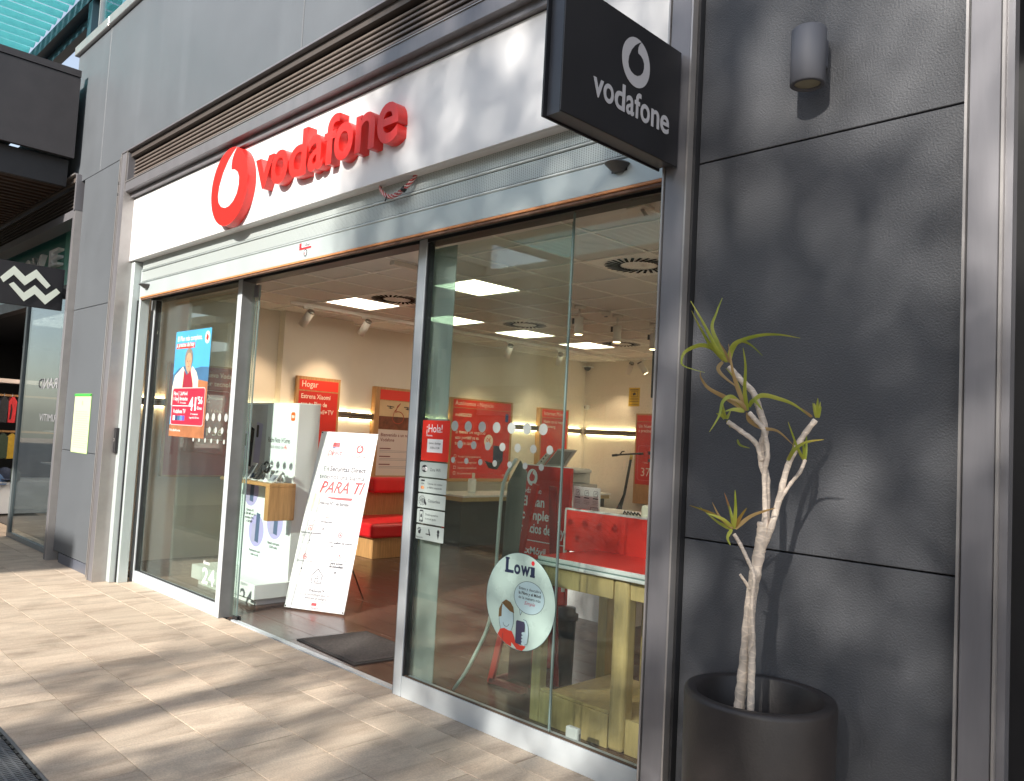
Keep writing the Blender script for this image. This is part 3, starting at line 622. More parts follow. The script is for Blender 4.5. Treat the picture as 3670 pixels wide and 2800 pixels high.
# grey service stickers, one under the other
LBL = mat('label_vinyl', (0.40, 0.46, 0.44), 0.45, var=0.02)
rowsz = [(1.300, 1.392), (1.208, 1.296), (1.118, 1.204), (1.026, 1.114), (0.930, 1.021)]
labs = ['grey wifi sticker, topmost of the service stickers', 'grey card payment sticker below the wifi sticker', 'grey contactless payment sticker', 'grey phone unlocking sticker with a padlock phone', 'grey sticker with paw, no smoking and ice cream signs, lowest of its stack']
for q, (z0, z1) in enumerate(rowsz):
    t = thing('service_sticker', labs[q], 'sticker', (-3.68, 0.02, z0), 'service stickers down the frosted strip')
    rect(GF, -3.806, -3.553, z0+0.002, z1-0.002, 'sheet', LBL, t, 0.001, 0.0006)
    rect(GF, -3.79, -3.553, z1-0.003, z1-0.0012, 'dark_line', INK, t, 0.0017, 0.0004); rect(GF, -3.806, -3.797, z1-0.006, z1-0.001, 'dark_mark', INK, t, 0.0017, 0.0004)
    zc = (z0+z1)/2; T = lambda s, u, v, sz, **k: text(GF, s, u, v, sz, INK, t, d=0.0022, **k)
    if q == 0:
        shp(GF, ell(-3.760, zc+0.004, 0.026, 0.022, 20), 'icon', INK, t, 0.0017, 0.0004); text(GF, 'Wi', -3.782, zc-0.006, 0.024, INKW, t, d=0.003, bold=0.01); 
        shp(GF, ell(-3.745, zc+0.003, 0.012, 0.013, 12), 'icon_light', INKW, t, 0.0023, 0.0004); text(GF, 'Fi', -3.753, zc-0.005, 0.019, INK, t, d=0.0034, bold=0.01)
        T('Zona WiFi', -3.708, zc-0.008, 0.026, fit=0.095)
    elif q == 1:
        rect(GF, -3.785, -3.752, zc+0.022, zc+0.032, 'icon', INK, t, 0.0017, 0.0004); T('VISA', -3.784, zc+0.004, 0.014, fit=0.03, bold=0.01)
        shp(GF, ell(-3.774, zc-0.015, 0.010, 0.010, 12), 'icon', mat('orange_ink', (0.6, 0.15, 0.05), 0.5), t, 0.0017, 0.0004); shp(GF, ell(-3.762, zc-0.015, 0.010, 0.010, 12), 'icon', mat('amber_ink', (0.6, 0.32, 0.15), 0.5), t, 0.0021, 0.0004)
        T('Tarjetas de crédito', -3.725, zc+0.006, 0.017, fit=0.135); T('y débito aceptadas', -3.725, zc-0.016, 0.017, fit=0.135)
    elif q == 2:
        for r0 in (0.031,):
            ring = ell(-3.766, zc, r0, r0*0.95, 24); inner = ell(-3.766, zc, r0-0.003, r0*0.95-0.003, 24)
            for i in range(24): shp(GF, [ring[i], ring[(i+1) % 24], inner[(i+1) % 24], inner[i]], 'icon_ring', INK, t, 0.0017, 0.0004) if i % 2 == 0 else None
        shp(GF, ell(-3.766, zc, 0.0305, 0.029, 24), 'icon', INKG, t, 0.0014, 0.0002)
        for k in range(4): rect(GF, -3.783+k*0.008, -3.780+k*0.008, zc-0.006-k*0.003, zc+0.006+k*0.003, 'wave', INK, t, 0.002, 0.0004)
        shp(GF, [(-3.748, zc+0.015), (-3.738, zc+0.005), (-3.722, zc-0.02), (-3.732, zc-0.026), (-3.75, zc-0.01)], 'hand', INK, t, 0.0022, 0.0004)
        T('Contactless', -3.712, zc-0.006, 0.026, fit=0.11)
    elif q == 3:
        shp(GF, rrect(-3.782, -3.748, zc-0.035, zc+0.035, 0.006), 'icon', INK, t, 0.0017, 0.0004); rect(GF, -3.778, -3.752, zc-0.024, zc+0.026, 'screen', LBL, t, 0.0022, 0.0004)
        rect(GF, -3.772, -3.758, zc-0.008, zc+0.004, 'padlock', INK, t, 0.0027, 0.0004); shp(GF, ell(-3.765, zc+0.005, 0.006, 0.008, 10), 'shackle', INK, t, 0.0027, 0.0004); shp(GF, ell(-3.765, zc-0.029, 0.003, 0.003, 8), 'button', LBL, t, 0.0027, 0.0004)
        T('Desbloqueamos', -3.728, zc+0.006, 0.019, fit=0.115); T('tu móvil gratis', -3.728, zc-0.018, 0.019, fit=0.10)
    else:
        for du, dv in ((-0.012, 0.015), (-0.004, 0.022), (0.006, 0.021), (0.013, 0.012)): shp(GF, ell(-3.776+du, zc+dv, 0.0045, 0.006, 8), 'paw_toe', INK, t, 0.0017, 0.0004)
        shp(GF, ell(-3.774, zc, 0.012, 0.012, 12), 'paw_pad', INK, t, 0.0017, 0.0004); T('Pet friendly', -3.80, zc-0.035, 0.012, fit=0.06)
        rect(GF, -3.715, -3.672, zc-0.010, zc-0.004, 'cigarette', INK, t, 0.0017, 0.0004); shp(GF, [(-3.68, zc-0.014), (-3.672, zc-0.014), (-3.684, zc+0.024), (-3.692, zc+0.022)], 'smoke', INK, t, 0.0022, 0.0004)
        shp(GF, ell(-3.602, zc+0.016, 0.011, 0.012, 12), 'scoop', INK, t, 0.0017, 0.0004); shp(GF, [(-3.613, zc+0.004), (-3.591, zc+0.004), (-3.600, zc-0.028)], 'cone', INK, t, 0.0022, 0.0004)

# round sticker with cartoon drawing
rs = thing('round_sticker', 'big round pale mint sticker with a cartoon of someone holding a phone', 'sticker', (-2.92, 0.02, 0.72))
MINT = mat('mint_vinyl', (0.50, 0.66, 0.60), 0.28, var=0.02); NAVY = mat('navy_ink', (0.018, 0.03, 0.075), 0.4); OUTL = mat('outline_ink', (0.05, 0.08, 0.09), 0.5)
SKY_ = mat('pale_blue_ink', (0.45, 0.62, 0.66), 0.4); HAIR = mat('brown_ink', (0.16, 0.095, 0.035), 0.5); CORAL = mat('coral_ink', (0.62, 0.05, 0.03), 0.4)
CX, CZ, RX, RZ = -2.922, 0.716, 0.247, 0.246
shp(GF, ell(CX, CZ, RX+0.003, RZ+0.003, 64), 'rim', OUTL, rs, 0.0009, 0.0004)
shp(GF, ell(CX, CZ, RX, RZ, 64), 'disc', MINT, rs, 0.0014, 0.0006)
def line(fr, pts, w, name, m, parent, d=0.003, t=0.0004):
    b = B()
    for i in range(len(pts)-1):
        a, c = Vector(pts[i]), Vector(pts[i+1]); dd = (c-a); L_ = dd.length
        if L_ < 1e-6: continue
        dd /= L_; nn = Vector((-dd.y, dd.x))*w/2; a = a - dd*w*0.3; c = c + dd*w*0.3
        b.poly([fr.p(*(a-nn), d), fr.p(*(c-nn), d), fr.p(*(c+nn), d), fr.p(*(a+nn), d)], fr.n*t)
    return b.build(name, m, parent)
# lettering
for ch, a, b_, z0_, z1_ in (('L', -3.035, -2.975, 0.852, 0.93), ('o', -2.972, -2.927, 0.851, 0.902), ('w', -2.924, -2.857, 0.850, 0.902), ('ı', -2.852, -2.825, 0.852, 0.902)):
    glyph(GF, ch, a, b_, z0_, z1_, NAVY, rs, 0.0005, bold=0.03, d=0.0024, name='letter')
    if ch in 'Lı':
        rect(GF, a-0.004, a+(0.03 if ch == 'L' else 0.03), z0_-0.001, z0_+0.010, 'serif', NAVY, rs, 0.0031, 0.0004); rect(GF, a-0.004, a+0.026, z1_-0.009, z1_+0.001, 'serif', NAVY, rs, 0.0031, 0.0004)
shp(GF, ell(-2.839, 0.922, 0.0115, 0.012, 16), 'letter_dot', INKR, rs, 0.0024, 0.0004)
bub = ell(-2.855, 0.745, 0.107, 0.082, 36)
shp(GF, bub, 'speech_bubble', SKY_, rs, 0.0021, 0.0004); line(GF, bub+[bub[0]], 0.0022, 'bubble_outline', OUTL, rs, 0.0028)
shp(GF, [(-2.917, 0.678), (-2.902, 0.664), (-2.911, 0.648)], 'bubble_tail', SKY_, rs, 0.0021, 0.0004); line(GF, [(-2.918, 0.676), (-2.911, 0.648), (-2.899, 0.668)], 0.0022, 'bubble_outline', OUTL, rs, 0.0028)
for s_, v_, bo in (('Entra y descubre', 0.780, 0.0), ('la Fibra y el Móvil', 0.757, 0.02), ('de la manera más', 0.734, 0.0)):
    text(GF, s_, -2.852, v_, 0.021, INK, rs, fit=0.155, align='CENTER', bold=bo+0.006, d=0.0030)
text(GF, 'Simple', -2.85, 0.708, 0.026, mat('crimson_ink', (0.4, 0.01, 0.06), 0.5), rs, fit=0.075, align='CENTER', d=0.0030, shear=0.3)
# figure
head = ell(-3.010, 0.615, 0.054, 0.082, 28); shp(GF, head, 'face', SKY_, rs, 0.0027, 0.0004); line(GF, head+[head[0]], 0.0022, 'face_outline', OUTL, rs, 0.0033)
shp(GF, [(-3.068, 0.612), (-3.066, 0.655), (-3.045, 0.692), (-3.018, 0.710), (-2.985, 0.702), (-2.962, 0.678), (-2.955, 0.650), (-2.985, 0.655), (-3.02, 0.672), (-3.044, 0.688), (-3.047, 0.655), (-3.046, 0.618)], 'hair', HAIR, rs, 0.0037, 0.0004)
line(GF, [(-3.01+0.022*math.cos(R(a)), 0.592+0.020*math.sin(R(a))) for a in range(190, 351, 20)], 0.0022, 'smile', OUTL, rs, 0.0037)
shp(GF, [(-3.068, 0.522), (-3.050, 0.553), (-3.02, 0.562), (-2.99, 0.556), (-2.965, 0.556), (-2.945, 0.53), (-2.935, 0.508), (-2.90, 0.497), (-2.862, 0.506), (-2.868, 0.488), (-2.885, 0.4735), (-2.925, 0.4725), (-2.955, 0.476), (-3.00, 0.4855), (-3.035, 0.500)], 'red_jumper', CORAL, rs, 0.0043, 0.0004)
shp(GF, [(-2.962, 0.500), (-2.962, 0.477), (-2.925, 0.475)], 'sleeve_gap', MINT, rs, 0.0049, 0.0004)
shp(GF, rrect(-2.936, -2.872, 0.502, 0.620, 0.010), 'phone', mat('phone_ink', (0.05, 0.05, 0.10), 0.4), rs, 0.0049, 0.0004)
for zc_ in (0.560, 0.543, 0.526, 0.510): shp(GF, ell(-2.873, zc_, 0.020, 0.0095, 14), 'finger', SKY_, rs, 0.0055, 0.0004)
shp(GF, [(-2.868, 0.505), (-2.850, 0.515), (-2.843, 0.56), (-2.848, 0.60), (-2.862, 0.628), (-2.884, 0.632), (-2.866, 0.60), (-2.862, 0.56)], 'hand', SKY_, rs, 0.0056, 0.0004)
line(GF, [(-2.868, 0.505), (-2.850, 0.515), (-2.843, 0.56), (-2.848, 0.60), (-2.862, 0.628), (-2.884, 0.632)], 0.002, 'hand_outline', OUTL, rs, 0.0062)
line(GF, [(-3.03, 0.50), (-3.028, 0.535)], 0.002, 'sleeve_line', OUTL, rs, 0.005)

# blue poster with a man, on the left window
po = thing('window_poster', 'blue poster of a man in a cream cardigan on the left window', 'poster', (-7.17, 0.02, 1.9))
PB = mat('poster_sky_blue', (0.07, 0.36, 0.62), 0.35, var=0.10, vscale=3); PB2 = mat('poster_hill_blue', (0.05, 0.14, 0.26), 0.4, var=0.1); TER = mat('poster_terracotta', (0.36, 0.14, 0.06), 0.5, var=0.25, vscale=6)
rect(GL, -7.540, -6.795, 1.415, 2.384, 'sheet', PB, po, 0.001, 0.0006)
shp(GL, [(-7.540, 1.98), (-7.42, 2.04), (-7.30, 2.06), (-7.1, 2.03), (-6.95, 2.045), (-6.795, 2.04), (-6.795, 1.60), (-7.540, 1.60)], 'hills', PB2, po, 0.0019, 0.0003)
shp(GL, [(-7.540, 1.52), (-7.3, 1.56), (-7.06, 1.88), (-6.98, 1.93), (-6.795, 1.91), (-6.795, 1.415), (-7.540, 1.415)], 'sofa', TER, po, 0.0024, 0.0003)
shp(GL, [(-7.540, 1.86), (-7.50, 1.97), (-7.38, 2.03), (-7.33, 2.055), (-7.22, 1.95), (-7.13, 2.055), (-7.04, 2.00), (-6.99, 1.93), (-6.98, 1.70), (-7.540, 1.70)], 'cardigan', mat('poster_cream', (0.62, 0.60, 0.46), 0.6, var=0.15, vscale=20), po, 0.0029, 0.0003)
shp(GL, [(-7.30, 2.02), (-7.24, 1.975), (-7.17, 2.03), (-7.10, 1.90), (-7.08, 1.80), (-7.32, 1.80)], 'red_shirt', mat('poster_wine', (0.30, 0.02, 0.04), 0.6), po, 0.0034, 0.0003)
SK = mat('poster_skin', (0.45, 0.27, 0.17), 0.6, var=0.25, vscale=25)
shp(GL, [(-7.26, 2.03), (-7.25, 2.07), (-7.16, 2.07), (-7.155, 2.03), (-7.21, 1.985)], 'neck', SK, po, 0.0039, 0.0003)
shp(GL, ell(-7.218, 2.125, 0.083, 0.098, 22), 'hair', mat('poster_grey_hair', (0.20, 0.18, 0.15), 0.7, var=0.3, vscale=30), po, 0.0042, 0.0003)
shp(GL, ell(-7.213, 2.092, 0.063, 0.088, 22), 'face', SK, po, 0.0047, 0.0003)
for du in (-0.024, 0.022): rect(GL, -7.213+du-0.010, -7.213+du+0.010, 2.098, 2.104, 'eye', INK, po, 0.0052, 0.0002); 
rect(GL, -7.229, -7.197, 2.050, 2.054, 'mouth', mat('poster_wine', (0.3, 0.02, 0.04), 0.6), po, 0.0052, 0.0002); rect(GL, -7.216, -7.206, 2.070, 2.094, 'nose', mat('poster_shade', (0.30, 0.17, 0.10), 0.6), po, 0.0052, 0.0002)
text(GL, 'El Plan más completo,', -7.497, 2.292, 0.07, INKW, po, fit=0.52, bold=0.008, sy=0.95)
rect(GL, -7.510, -7.115, 2.222, 2.268, 'red_band', REDB, po, 0.0019, 0.0003); text(GL, 'a precios de hoy', -7.502, 2.238, 0.056, INKW, po, fit=0.375, bold=0.015)
shp(GL, ell(-6.868, 2.303, 0.047, 0.056, 24), 'badge_disc', INKW, po, 0.0019, 0.0003); shp(GL, [(-6.868+a*0.09, 2.303+b*0.105) for a, b in dp], 'badge_drop', REDF, po, 0.0024, 0.0003)
text(GL, 'Vodafone', -7.53, 1.462, 0.032, INKW, po, fit=0.24)
pc = thing('price_card', 'red price card with rounded corners on the blue poster', 'price card', (-7.17, 0.018, 1.7))
shp(GL, rrect(-7.512, -6.822, 1.518, 1.862, 0.03), 'border', mat('pink_border', (0.75, 0.45, 0.42), 0.4), pc, 0.0056, 0.0004); shp(GL, rrect(-7.502, -6.832, 1.526, 1.853, 0.026), 'card', mat('card_red', (0.50, 0.02, 0.05), 0.4, var=0.1), pc, 0.0063, 0.0004)
TT = lambda s, u, v, sz, f, b=0.01: text(GL, s, u, v, sz, INKW, pc, fit=f, bold=b, d=0.0076)
TT('Fibra', -7.48, 1.792, 0.048, 0.085); TT('1 Gbps', -7.485, 1.745, 0.048, 0.10); TT('2xMóvil', -7.335, 1.792, 0.048, 0.15); TT('Ilimitadas', -7.345, 1.745, 0.048, 0.17); TT('TV incluida', -7.33, 1.715, 0.022, 0.13)
rect(GL, -7.372, -7.366, 1.72, 1.83, 'rule', INKW, pc, 0.0068, 0.0004); rect(GL, -7.49, -7.15, 1.692, 1.698, 'rule', INKW, pc, 0.0068, 0.0004)
TT('41', -7.135, 1.66, 0.16, 0.15, 0.03); TT("'56", -6.965, 1.715, 0.09, 0.10, 0.02); TT('€/mes', -6.965, 1.664, 0.04, 0.10)
TT('Vodafone TV', -7.465, 1.628, 0.055, 0.27); TT('3 meses', -7.09, 1.617, 0.022, 0.15); TT('luego 83,12€/mes', -7.11, 1.585, 0.022, 0.20)
for k, c_ in enumerate(((0.7, 0.7, 0.7), (0.02, 0.05, 0.15), (0.03, 0.15, 0.25), (0.08, 0.25, 0.6), (0.1, 0.1, 0.4))):
    rect(GL, -7.465+k*0.052, -7.417+k*0.052, 1.562, 1.607, 'logo_tile', mat('tile_ink%d' % k, c_, 0.5), pc, 0.0068, 0.0004)
# opening decal on the left leaf/pane
oh = thing('number_decal', 'white numerals stuck low on the left window', 'decal', (-6.5, 0.02, 0.35))
text(GL, 'Abierto', -6.62, 0.375, 0.045, INKW, oh, fit=0.12, bold=0.01); glyph(GL, '2', -6.625, -6.52, 0.215, 0.345, INKW, oh, 0.0006, bold=0.02, d=0.001); glyph(GL, '4', -6.505, -6.40, 0.215, 0.345, INKW, oh, 0.0006, bold=0.02, d=0.001)

# ================================================================ INSIDE THE SHOP
# phone kiosk
ki = thing('phone_display', 'white phone display tower with plinth and oak shelf by the entrance', 'display stand', (-7.0, 0.7, 0))
bx('plinth', WPAINT, ki, -7.72, -6.46, 0.42, 1.00, 0.055, 0.185, 0.004); bx('plinth_foot', WPAINT, ki, -7.66, -6.51, 0.47, 0.98, 0.0, 0.054)
bx('tower', WPAINT, ki, -7.56, -6.50, 0.752, 0.98, 0.1855, 1.775, 0.006)
KF = FAC(0, 0, 0.7515)
rect(KF, -7.55, -6.53, 0.20, 1.76, 'lit_graphic', mat('graphic_white', (0.72, 0.78, 0.80), 0.35), ki, 0.0008, 0.0006)
rect(KF, -7.55, -7.06, 1.06, 1.755, 'grey_graphic', mat('graphic_grey', (0.50, 0.51, 0.56), 0.4, var=0.2, vscale=2), ki, 0.0017, 0.0004)
shp(KF, rrect(-6.622, -6.548, 1.612, 1.692, 0.022), 'logo', mat('logo_orange', (0.75, 0.14, 0.02), 0.4), ki, 0.0017, 0.0004); text(KF, 'mı', -6.585, 1.638, 0.05, INKW, ki, fit=0.045, align='CENTER', bold=0.03)
text(KF, 'Redmi Note 14 Series', -7.01, 1.405, 0.07, INK, ki, fit=0.40); text(KF, 'Hazlo icónico con', -6.97, 1.35, 0.05, INKG, ki, fit=0.25); text(KF, 'Ai', -6.71, 1.35, 0.055, INKR, ki, fit=0.05)
LIL = mat('lilac', (0.42, 0.39, 0.58), 0.35, var=0.08); PHB = mat('phone_dark', (0.04, 0.04, 0.045), 0.25)
for (u, v, w_, h_, m_, sl) in ((-7.50, 1.23, 0.09, 0.27, LIL, 0.02), (-7.39, 1.16, 0.07, 0.38, PHB, 0.03), (-7.28, 1.20, 0.12, 0.39, LIL, 0.03)):
    shp(KF, [(u, v), (u+w_, v-0.01), (u+w_+sl, v+h_-0.02), (u+sl, v+h_)], 'phone_picture', m_, ki, 0.0022, 0.0004)
    shp(KF, rrect(u+sl*0.7+0.01, u+sl*0.7+0.055, v+h_-0.15, v+h_-0.03, 0.015), 'camera_picture', BLACK, ki, 0.0027, 0.0004)
for u, v, s_ in ((-7.27, 0.93, 'Cámara AI|de 200 MP en los|modelos Pro|y 108 MP'), (-7.12, 0.56, 'Resistencia para|todo tu día'), (-6.78, 0.67, 'Batería de hasta|5500 mAh')):
    shp(KF, ell(u, v, 0.145, 0.150, 28), 'lilac_disc', mat('lilac_disc', (0.42, 0.38, 0.66), 0.4), ki, 0.0017, 0.0003)
    shp(KF, [(u-0.02, v-0.10), (u+0.05, v-0.11), (u+0.06, v+0.16), (u-0.01, v+0.17)], 'phone_picture', mat('blue_phone', (0.10, 0.14, 0.24), 0.3), ki, 0.0022, 0.0004)
    shp(KF, [(u-0.09, v-0.11), (u-0.02, v-0.11), (u-0.02, v+0.06), (u-0.08, v+0.06)], 'phone_picture', LIL, ki, 0.0025, 0.0004)
    for k, ln_ in enumerate(s_.split('|')): text(KF, ln_, u, v-0.20-k*0.036, 0.034, INK, ki, align='CENTER', bold=0.01)
bx('oak_shelf', OAK, ki, -7.40, -6.452, 0.49, 0.7505, 1.022, 1.052, 0.003); bx('oak_side', OAK, ki, -6.52, -6.4525, 0.4905, 0.7504, 0.728, 1.0215, 0.003)
glab = ['light phone propped on the oak shelf, furthest from the corner', 'black phone propped on the oak shelf', 'silver phone propped next to the smart watch', 'tablet propped near the front corner of the oak shelf']
PHW = mat('phone_white', (0.62, 0.64, 0.68), 0.25); STD = mat('acrylic_stand', (0.60, 0.62, 0.62), 0.2)
for q, (x, m_, w_) in enumerate(((-7.02, PHW, 0.075), (-6.86, PHB, 0.078), (-6.73, PHW, 0.075), (-6.56, STD, 0.11))):
    t = thing('phone', glab[q], 'phone', (x, 0.62, 1.053), 'phones propped on the oak shelf')
    b = B().poly([(x-w_/2, 0.56, 1.066), (x+w_/2, 0.56, 1.066), (x+w_/2, 0.64, 1.205 if q != 3 else 1.16), (x-w_/2, 0.64, 1.205 if q != 3 else 1.16)], (0, 0.008, -0.004)); b.build('body', m_, t)
    B().poly([(x-w_/2+0.006, 0.5585, 1.071), (x+w_/2-0.006, 0.5585, 1.071), (x+w_/2-0.006, 0.637, 1.196 if q != 3 else 1.15), (x-w_/2+0.006, 0.637, 1.196 if q != 3 else 1.15)], (0, -0.001, 0.0005)).build('screen', PHB if q in (1, 2) else mat('screen_grey', (0.25, 0.26, 0.30), 0.2), t)
    bx('stand', STD, t, x-0.045, x+0.045, 0.545, 0.66, 1.0535, 1.064, 0.002); B().tube([(x, 0.65, 1.062), (x, 0.65, 1.12)], 0.012, 8).build('stem', STD, t)
t = thing('smart_watch', 'black round smart watch on a white stand on the oak shelf', 'watch', (-6.655, 0.57, 1.053))
B().lathe([(0.0, 1.0535), (0.035, 1.0535), (0.03, 1.065), (0.014, 1.08), (0.014, 1.16), (0, 1.162)], -6.655, 0.57, 20).build('stand', WPAINT, t)
B().tube([(-6.655+0.045*math.cos(R(a)), 0.56, 1.185+0.048*math.sin(R(a))) for a in range(0, 361, 24)], 0.010, 6, False).build('strap', BLACK, t); B().tube([(-6.655, 0.545, 1.175), (-6.655, 0.532, 1.178)], 0.028, 16).build('face', PHB, t)

# X-banner
bn = thing('banner_stand', 'white alarm company roll banner leaning beside the entrance', 'banner', (-6.28, 0.61, 0))
o0 = Vector((-6.275, 0.612, 0.015)); uu = Vector((-5.76+6.275, 0.873-0.612, 0)).normalized(); top = Vector((-6.47, 0.989, 1.535))
vv = (top - o0).normalized(); BF = F(o0, uu, vv); nB = BF.n; BW, BH = 0.578, 1.575
if nB.y > 0: pass
BAN = mat('banner_vinyl', (0.60, 0.60, 0.62), 0.4, var=0.01)
shp(BF, [(0, 0), (BW, 0), (BW, BH), (0, BH)], 'sheet', BAN, bn, 0.0, 0.0012)
b = B(); 
for (a, c) in (((0.0, 0.0), (BW, BH)), ((BW, 0.0), (0.0, BH))): b.tube([BF.p(a[0], a[1], -0.006), BF.p(BW/2, BH*0.5, -0.03), BF.p(c[0], c[1], -0.006)], 0.005, 6)
b.build('cross_poles', BLACK, bn)
B().tube([BF.p(BW/2, BH*0.5, -0.03), (-6.231, 1.394, 0.005)], 0.006, 6).build('rear_leg', BLACK, bn)
for a, c in ((0.012, 0.012), (BW-0.012, 0.012), (0.012, BH-0.012), (BW-0.012, BH-0.012)): B().tube([BF.p(a, c, -0.012), BF.p(a, c, 0.008)], 0.0065, 8).build('corner_hook', BLACK, bn)
BT = lambda s, u, v, sz, m, **k: text(BF, s, u, v, sz, m, bn, d=0.0032, **k)
INKM = mat('mid_ink', (0.07, 0.07, 0.09), 0.6); PINK = mat('pink_red_ink', (0.70, 0.10, 0.13), 0.5)
rect(BF, 0.145, 0.215, 1.435, 1.475, 'logo', INKR, bn, 0.0018, 0.0004); rect(BF, 0.145, 0.215, 1.420, 1.432, 'logo_bar', mat('logo_blue', (0.15, 0.18, 0.35), 0.5), bn, 0.0018, 0.0004)
for k in range(3): shp(BF, ell(0.16+k*0.02, 1.456, 0.006, 0.006, 8), 'logo_dot', mat('navy_ink', (0.02, 0.03, 0.07), 0.4), bn, 0.0024, 0.0003)
BT('Direct', 0.105, 1.350, 0.07, PINK, fit=0.15, shear=0.4, rot=0.08, bold=0.012)
rect(BF, 0.293, 0.295, 1.30, 1.50, 'rule', INKG, bn, 0.0018, 0.0004)
shp(BF, ell(0.425, 1.425, 0.036, 0.040, 24), 'badge_disc', INKR, bn, 0.0018, 0.0004); shp(BF, [(0.425+a*0.07, 1.425+b_*0.078) for a, b_ in dp], 'badge_drop', BAN, bn, 0.0024, 0.0003)
BT('vodafone', 0.425, 1.340, 0.055, INKR, fit=0.145, align='CENTER')
BT('En', 0.10, 1.21, 0.062, INKM, fit=0.05); BT('Securitas Direct', 0.165, 1.21, 0.066, INKM, fit=0.36, bold=0.025)
BT('tenemos una alarma', 0.075, 1.138, 0.066, INKM, fit=0.45, bold=0.008)
BT('PARA TI', 0.10, 1.01, 0.15, INKR, fit=0.44, shear=0.35, bold=0.014, rot=0.02); shp(BF, [(0.17, 0.975), (0.45, 0.978), (0.44, 0.955), (0.26, 0.955)], 'underline', INKR, bn, 0.0018, 0.0004)
BT('Alarma Nº1 en Europa', 0.135, 0.905, 0.042, INKM, fit=0.29, bold=0.02)
# faded house picture
HP = [mat('banner_tone%d' % k, c_, 0.5, var=0.06) for k, c_ in enumerate(((0.46, 0.46, 0.48), (0.38, 0.39, 0.42), (0.50, 0.50, 0.44), (0.50, 0.40, 0.38)))]
shp(BF, [(0.34, 0.62), (0.578, 0.62), (0.578, 1.02), (0.45, 1.10), (0.30, 1.03), (0.30, 0.86), (0.34, 0.86)], 'house_picture', HP[0], bn, 0.0014, 0.0002)
rect(BF, 0.02, 0.578, 0.835, 0.875, 'picture_roof', HP[0], bn, 0.0015, 0.0002); rect(BF, 0.47, 0.56, 0.87, 1.02, 'picture_window', HP[1], bn, 0.0018, 0.0002); rect(BF, 0.48, 0.55, 0.885, 1.005, 'picture_pane', BAN, bn, 0.0021, 0.0002)
rect(BF, 0.02, 0.25, 0.55, 0.76, 'picture_fence', HP[0], bn, 0.0016, 0.0002)
for k in range(5): rect(BF, 0.06, 0.24, 0.565+k*0.04, 0.585+k*0.04, 'picture_slat', BAN, bn, 0.0019, 0.0002)
rect(BF, 0.33, 0.43, 0.62, 0.80, 'picture_door', HP[1], bn, 0.0018, 0.0002); shp(BF, ell(0.07, 0.93, 0.06, 0.07, 12), 'picture_plant', HP[2], bn, 0.0016, 0.0002)
for (s_, u, v, bo) in (('Protección', 0.24, 0.745, 1), ('anti-inhibición', 0.24, 0.722, 0), ('Sensores avanzados', 0.11, 0.640, 1), ('puertas y ventanas', 0.11, 0.615, 0), ('Cámaras de seguridad', 0.42, 0.60, 0), ('con análisis de imagen', 0.42, 0.572, 1),
    ('Sistema con IA', 0.10, 0.395, 0), ('Detectamos antes', 0.42, 0.425, 0), ('para actuar', 0.42, 0.398, 1), ('de inmediato', 0.42, 0.371, 1)):
    BT(s_, u, v, 0.026, INKM if bo else INKG, align='CENTER', bold=0.03 if bo else 0.012)
for u, v in ((0.235, 0.79), (0.09, 0.69), (0.40, 0.65), (0.10, 0.44), (0.43, 0.475)):
    line(BF, ell(u, v, 0.018, 0.022, 12)+[(u+0.018, v)], 0.004, 'red_icon', INKR, bn); shp(BF, ell(u, v, 0.007, 0.008, 8), 'icon_centre', INKR, bn, 0.003, 0.0003)
for a, c in (((0.22, 0.69), (0.245, 0.37)), ((0.11, 0.58), (0.215, 0.355)), ((0.34, 0.55), (0.285, 0.36)), ((0.09, 0.335), (0.17, 0.31)), ((0.42, 0.33), (0.33, 0.31))):
    line(BF, [a, c], 0.0025, 'pointer_line', INKG, bn); shp(BF, ell(a[0], a[1], 0.009, 0.009, 10), 'pointer_dot', INKM, bn, 0.003, 0.0003)
line(BF, [(0.195, 0.285), (0.255, 0.345), (0.315, 0.285)], 0.006, 'house_icon', INKM, bn); line(BF, [(0.208, 0.285), (0.208, 0.225), (0.302, 0.225), (0.302, 0.285)], 0.006, 'house_icon', INKM, bn)
line(BF, [(0.24, 0.235), (0.24, 0.265), (0.27, 0.265), (0.27, 0.235), (0.24, 0.235)], 0.005, 'padlock_icon', INKM, bn); line(BF, [(0.245, 0.265), (0.248, 0.285), (0.262, 0.285), (0.265, 0.265)], 0.004, 'padlock_icon', INKM, bn)
rr_ = rrect(0.13, 0.44, 0.075, 0.185, 0.02); line(BF, rr_+[rr_[0]], 0.0025, 'text_box', INKM, bn)
BT('PreSense™:', 0.285, 0.152, 0.032, INKM, align='CENTER', bold=0.015); BT('La tecnología que se', 0.285, 0.121, 0.030, INKM, align='CENTER'); BT('anticipa al peligro', 0.285, 0.091, 0.030, INKM, align='CENTER')
rect(BF, 0.255, 0.305, 0.018+0.02, 0.062, 'logo', INKR, bn, 0.0018, 0.0004); BT('Direct', 0.24, 0.006, 0.035, PINK, fit=0.09, shear=0.4, rot=0.05)

# door mat
dm = thing('door_mat', 'dark grey door mat lying just inside the doorway', 'mat', (-4.9, 0.4, 0))
MATM = mat('mat_pile', (0.105, 0.092, 0.086), 0.95, var=0.35, vscale=60, bump=0.003, bscale=350)
b = B().poly([(-5.30, 0.165, 0.001), (-4.515, 0.135, 0.001), (-4.45, 0.70, 0.001), (-5.235, 0.73, 0.001)], (0, 0, 0.006)); b.build('border', mat('mat_rubber', (0.04, 0.038, 0.038), 0.7), dm)
b = B().poly([(-5.27, 0.19, 0.0071), (-4.545, 0.162, 0.0071), (-4.485, 0.675, 0.0071), (-5.21, 0.703, 0.0071)], (0, 0, 0.005)); b.build('pile', MATM, dm)

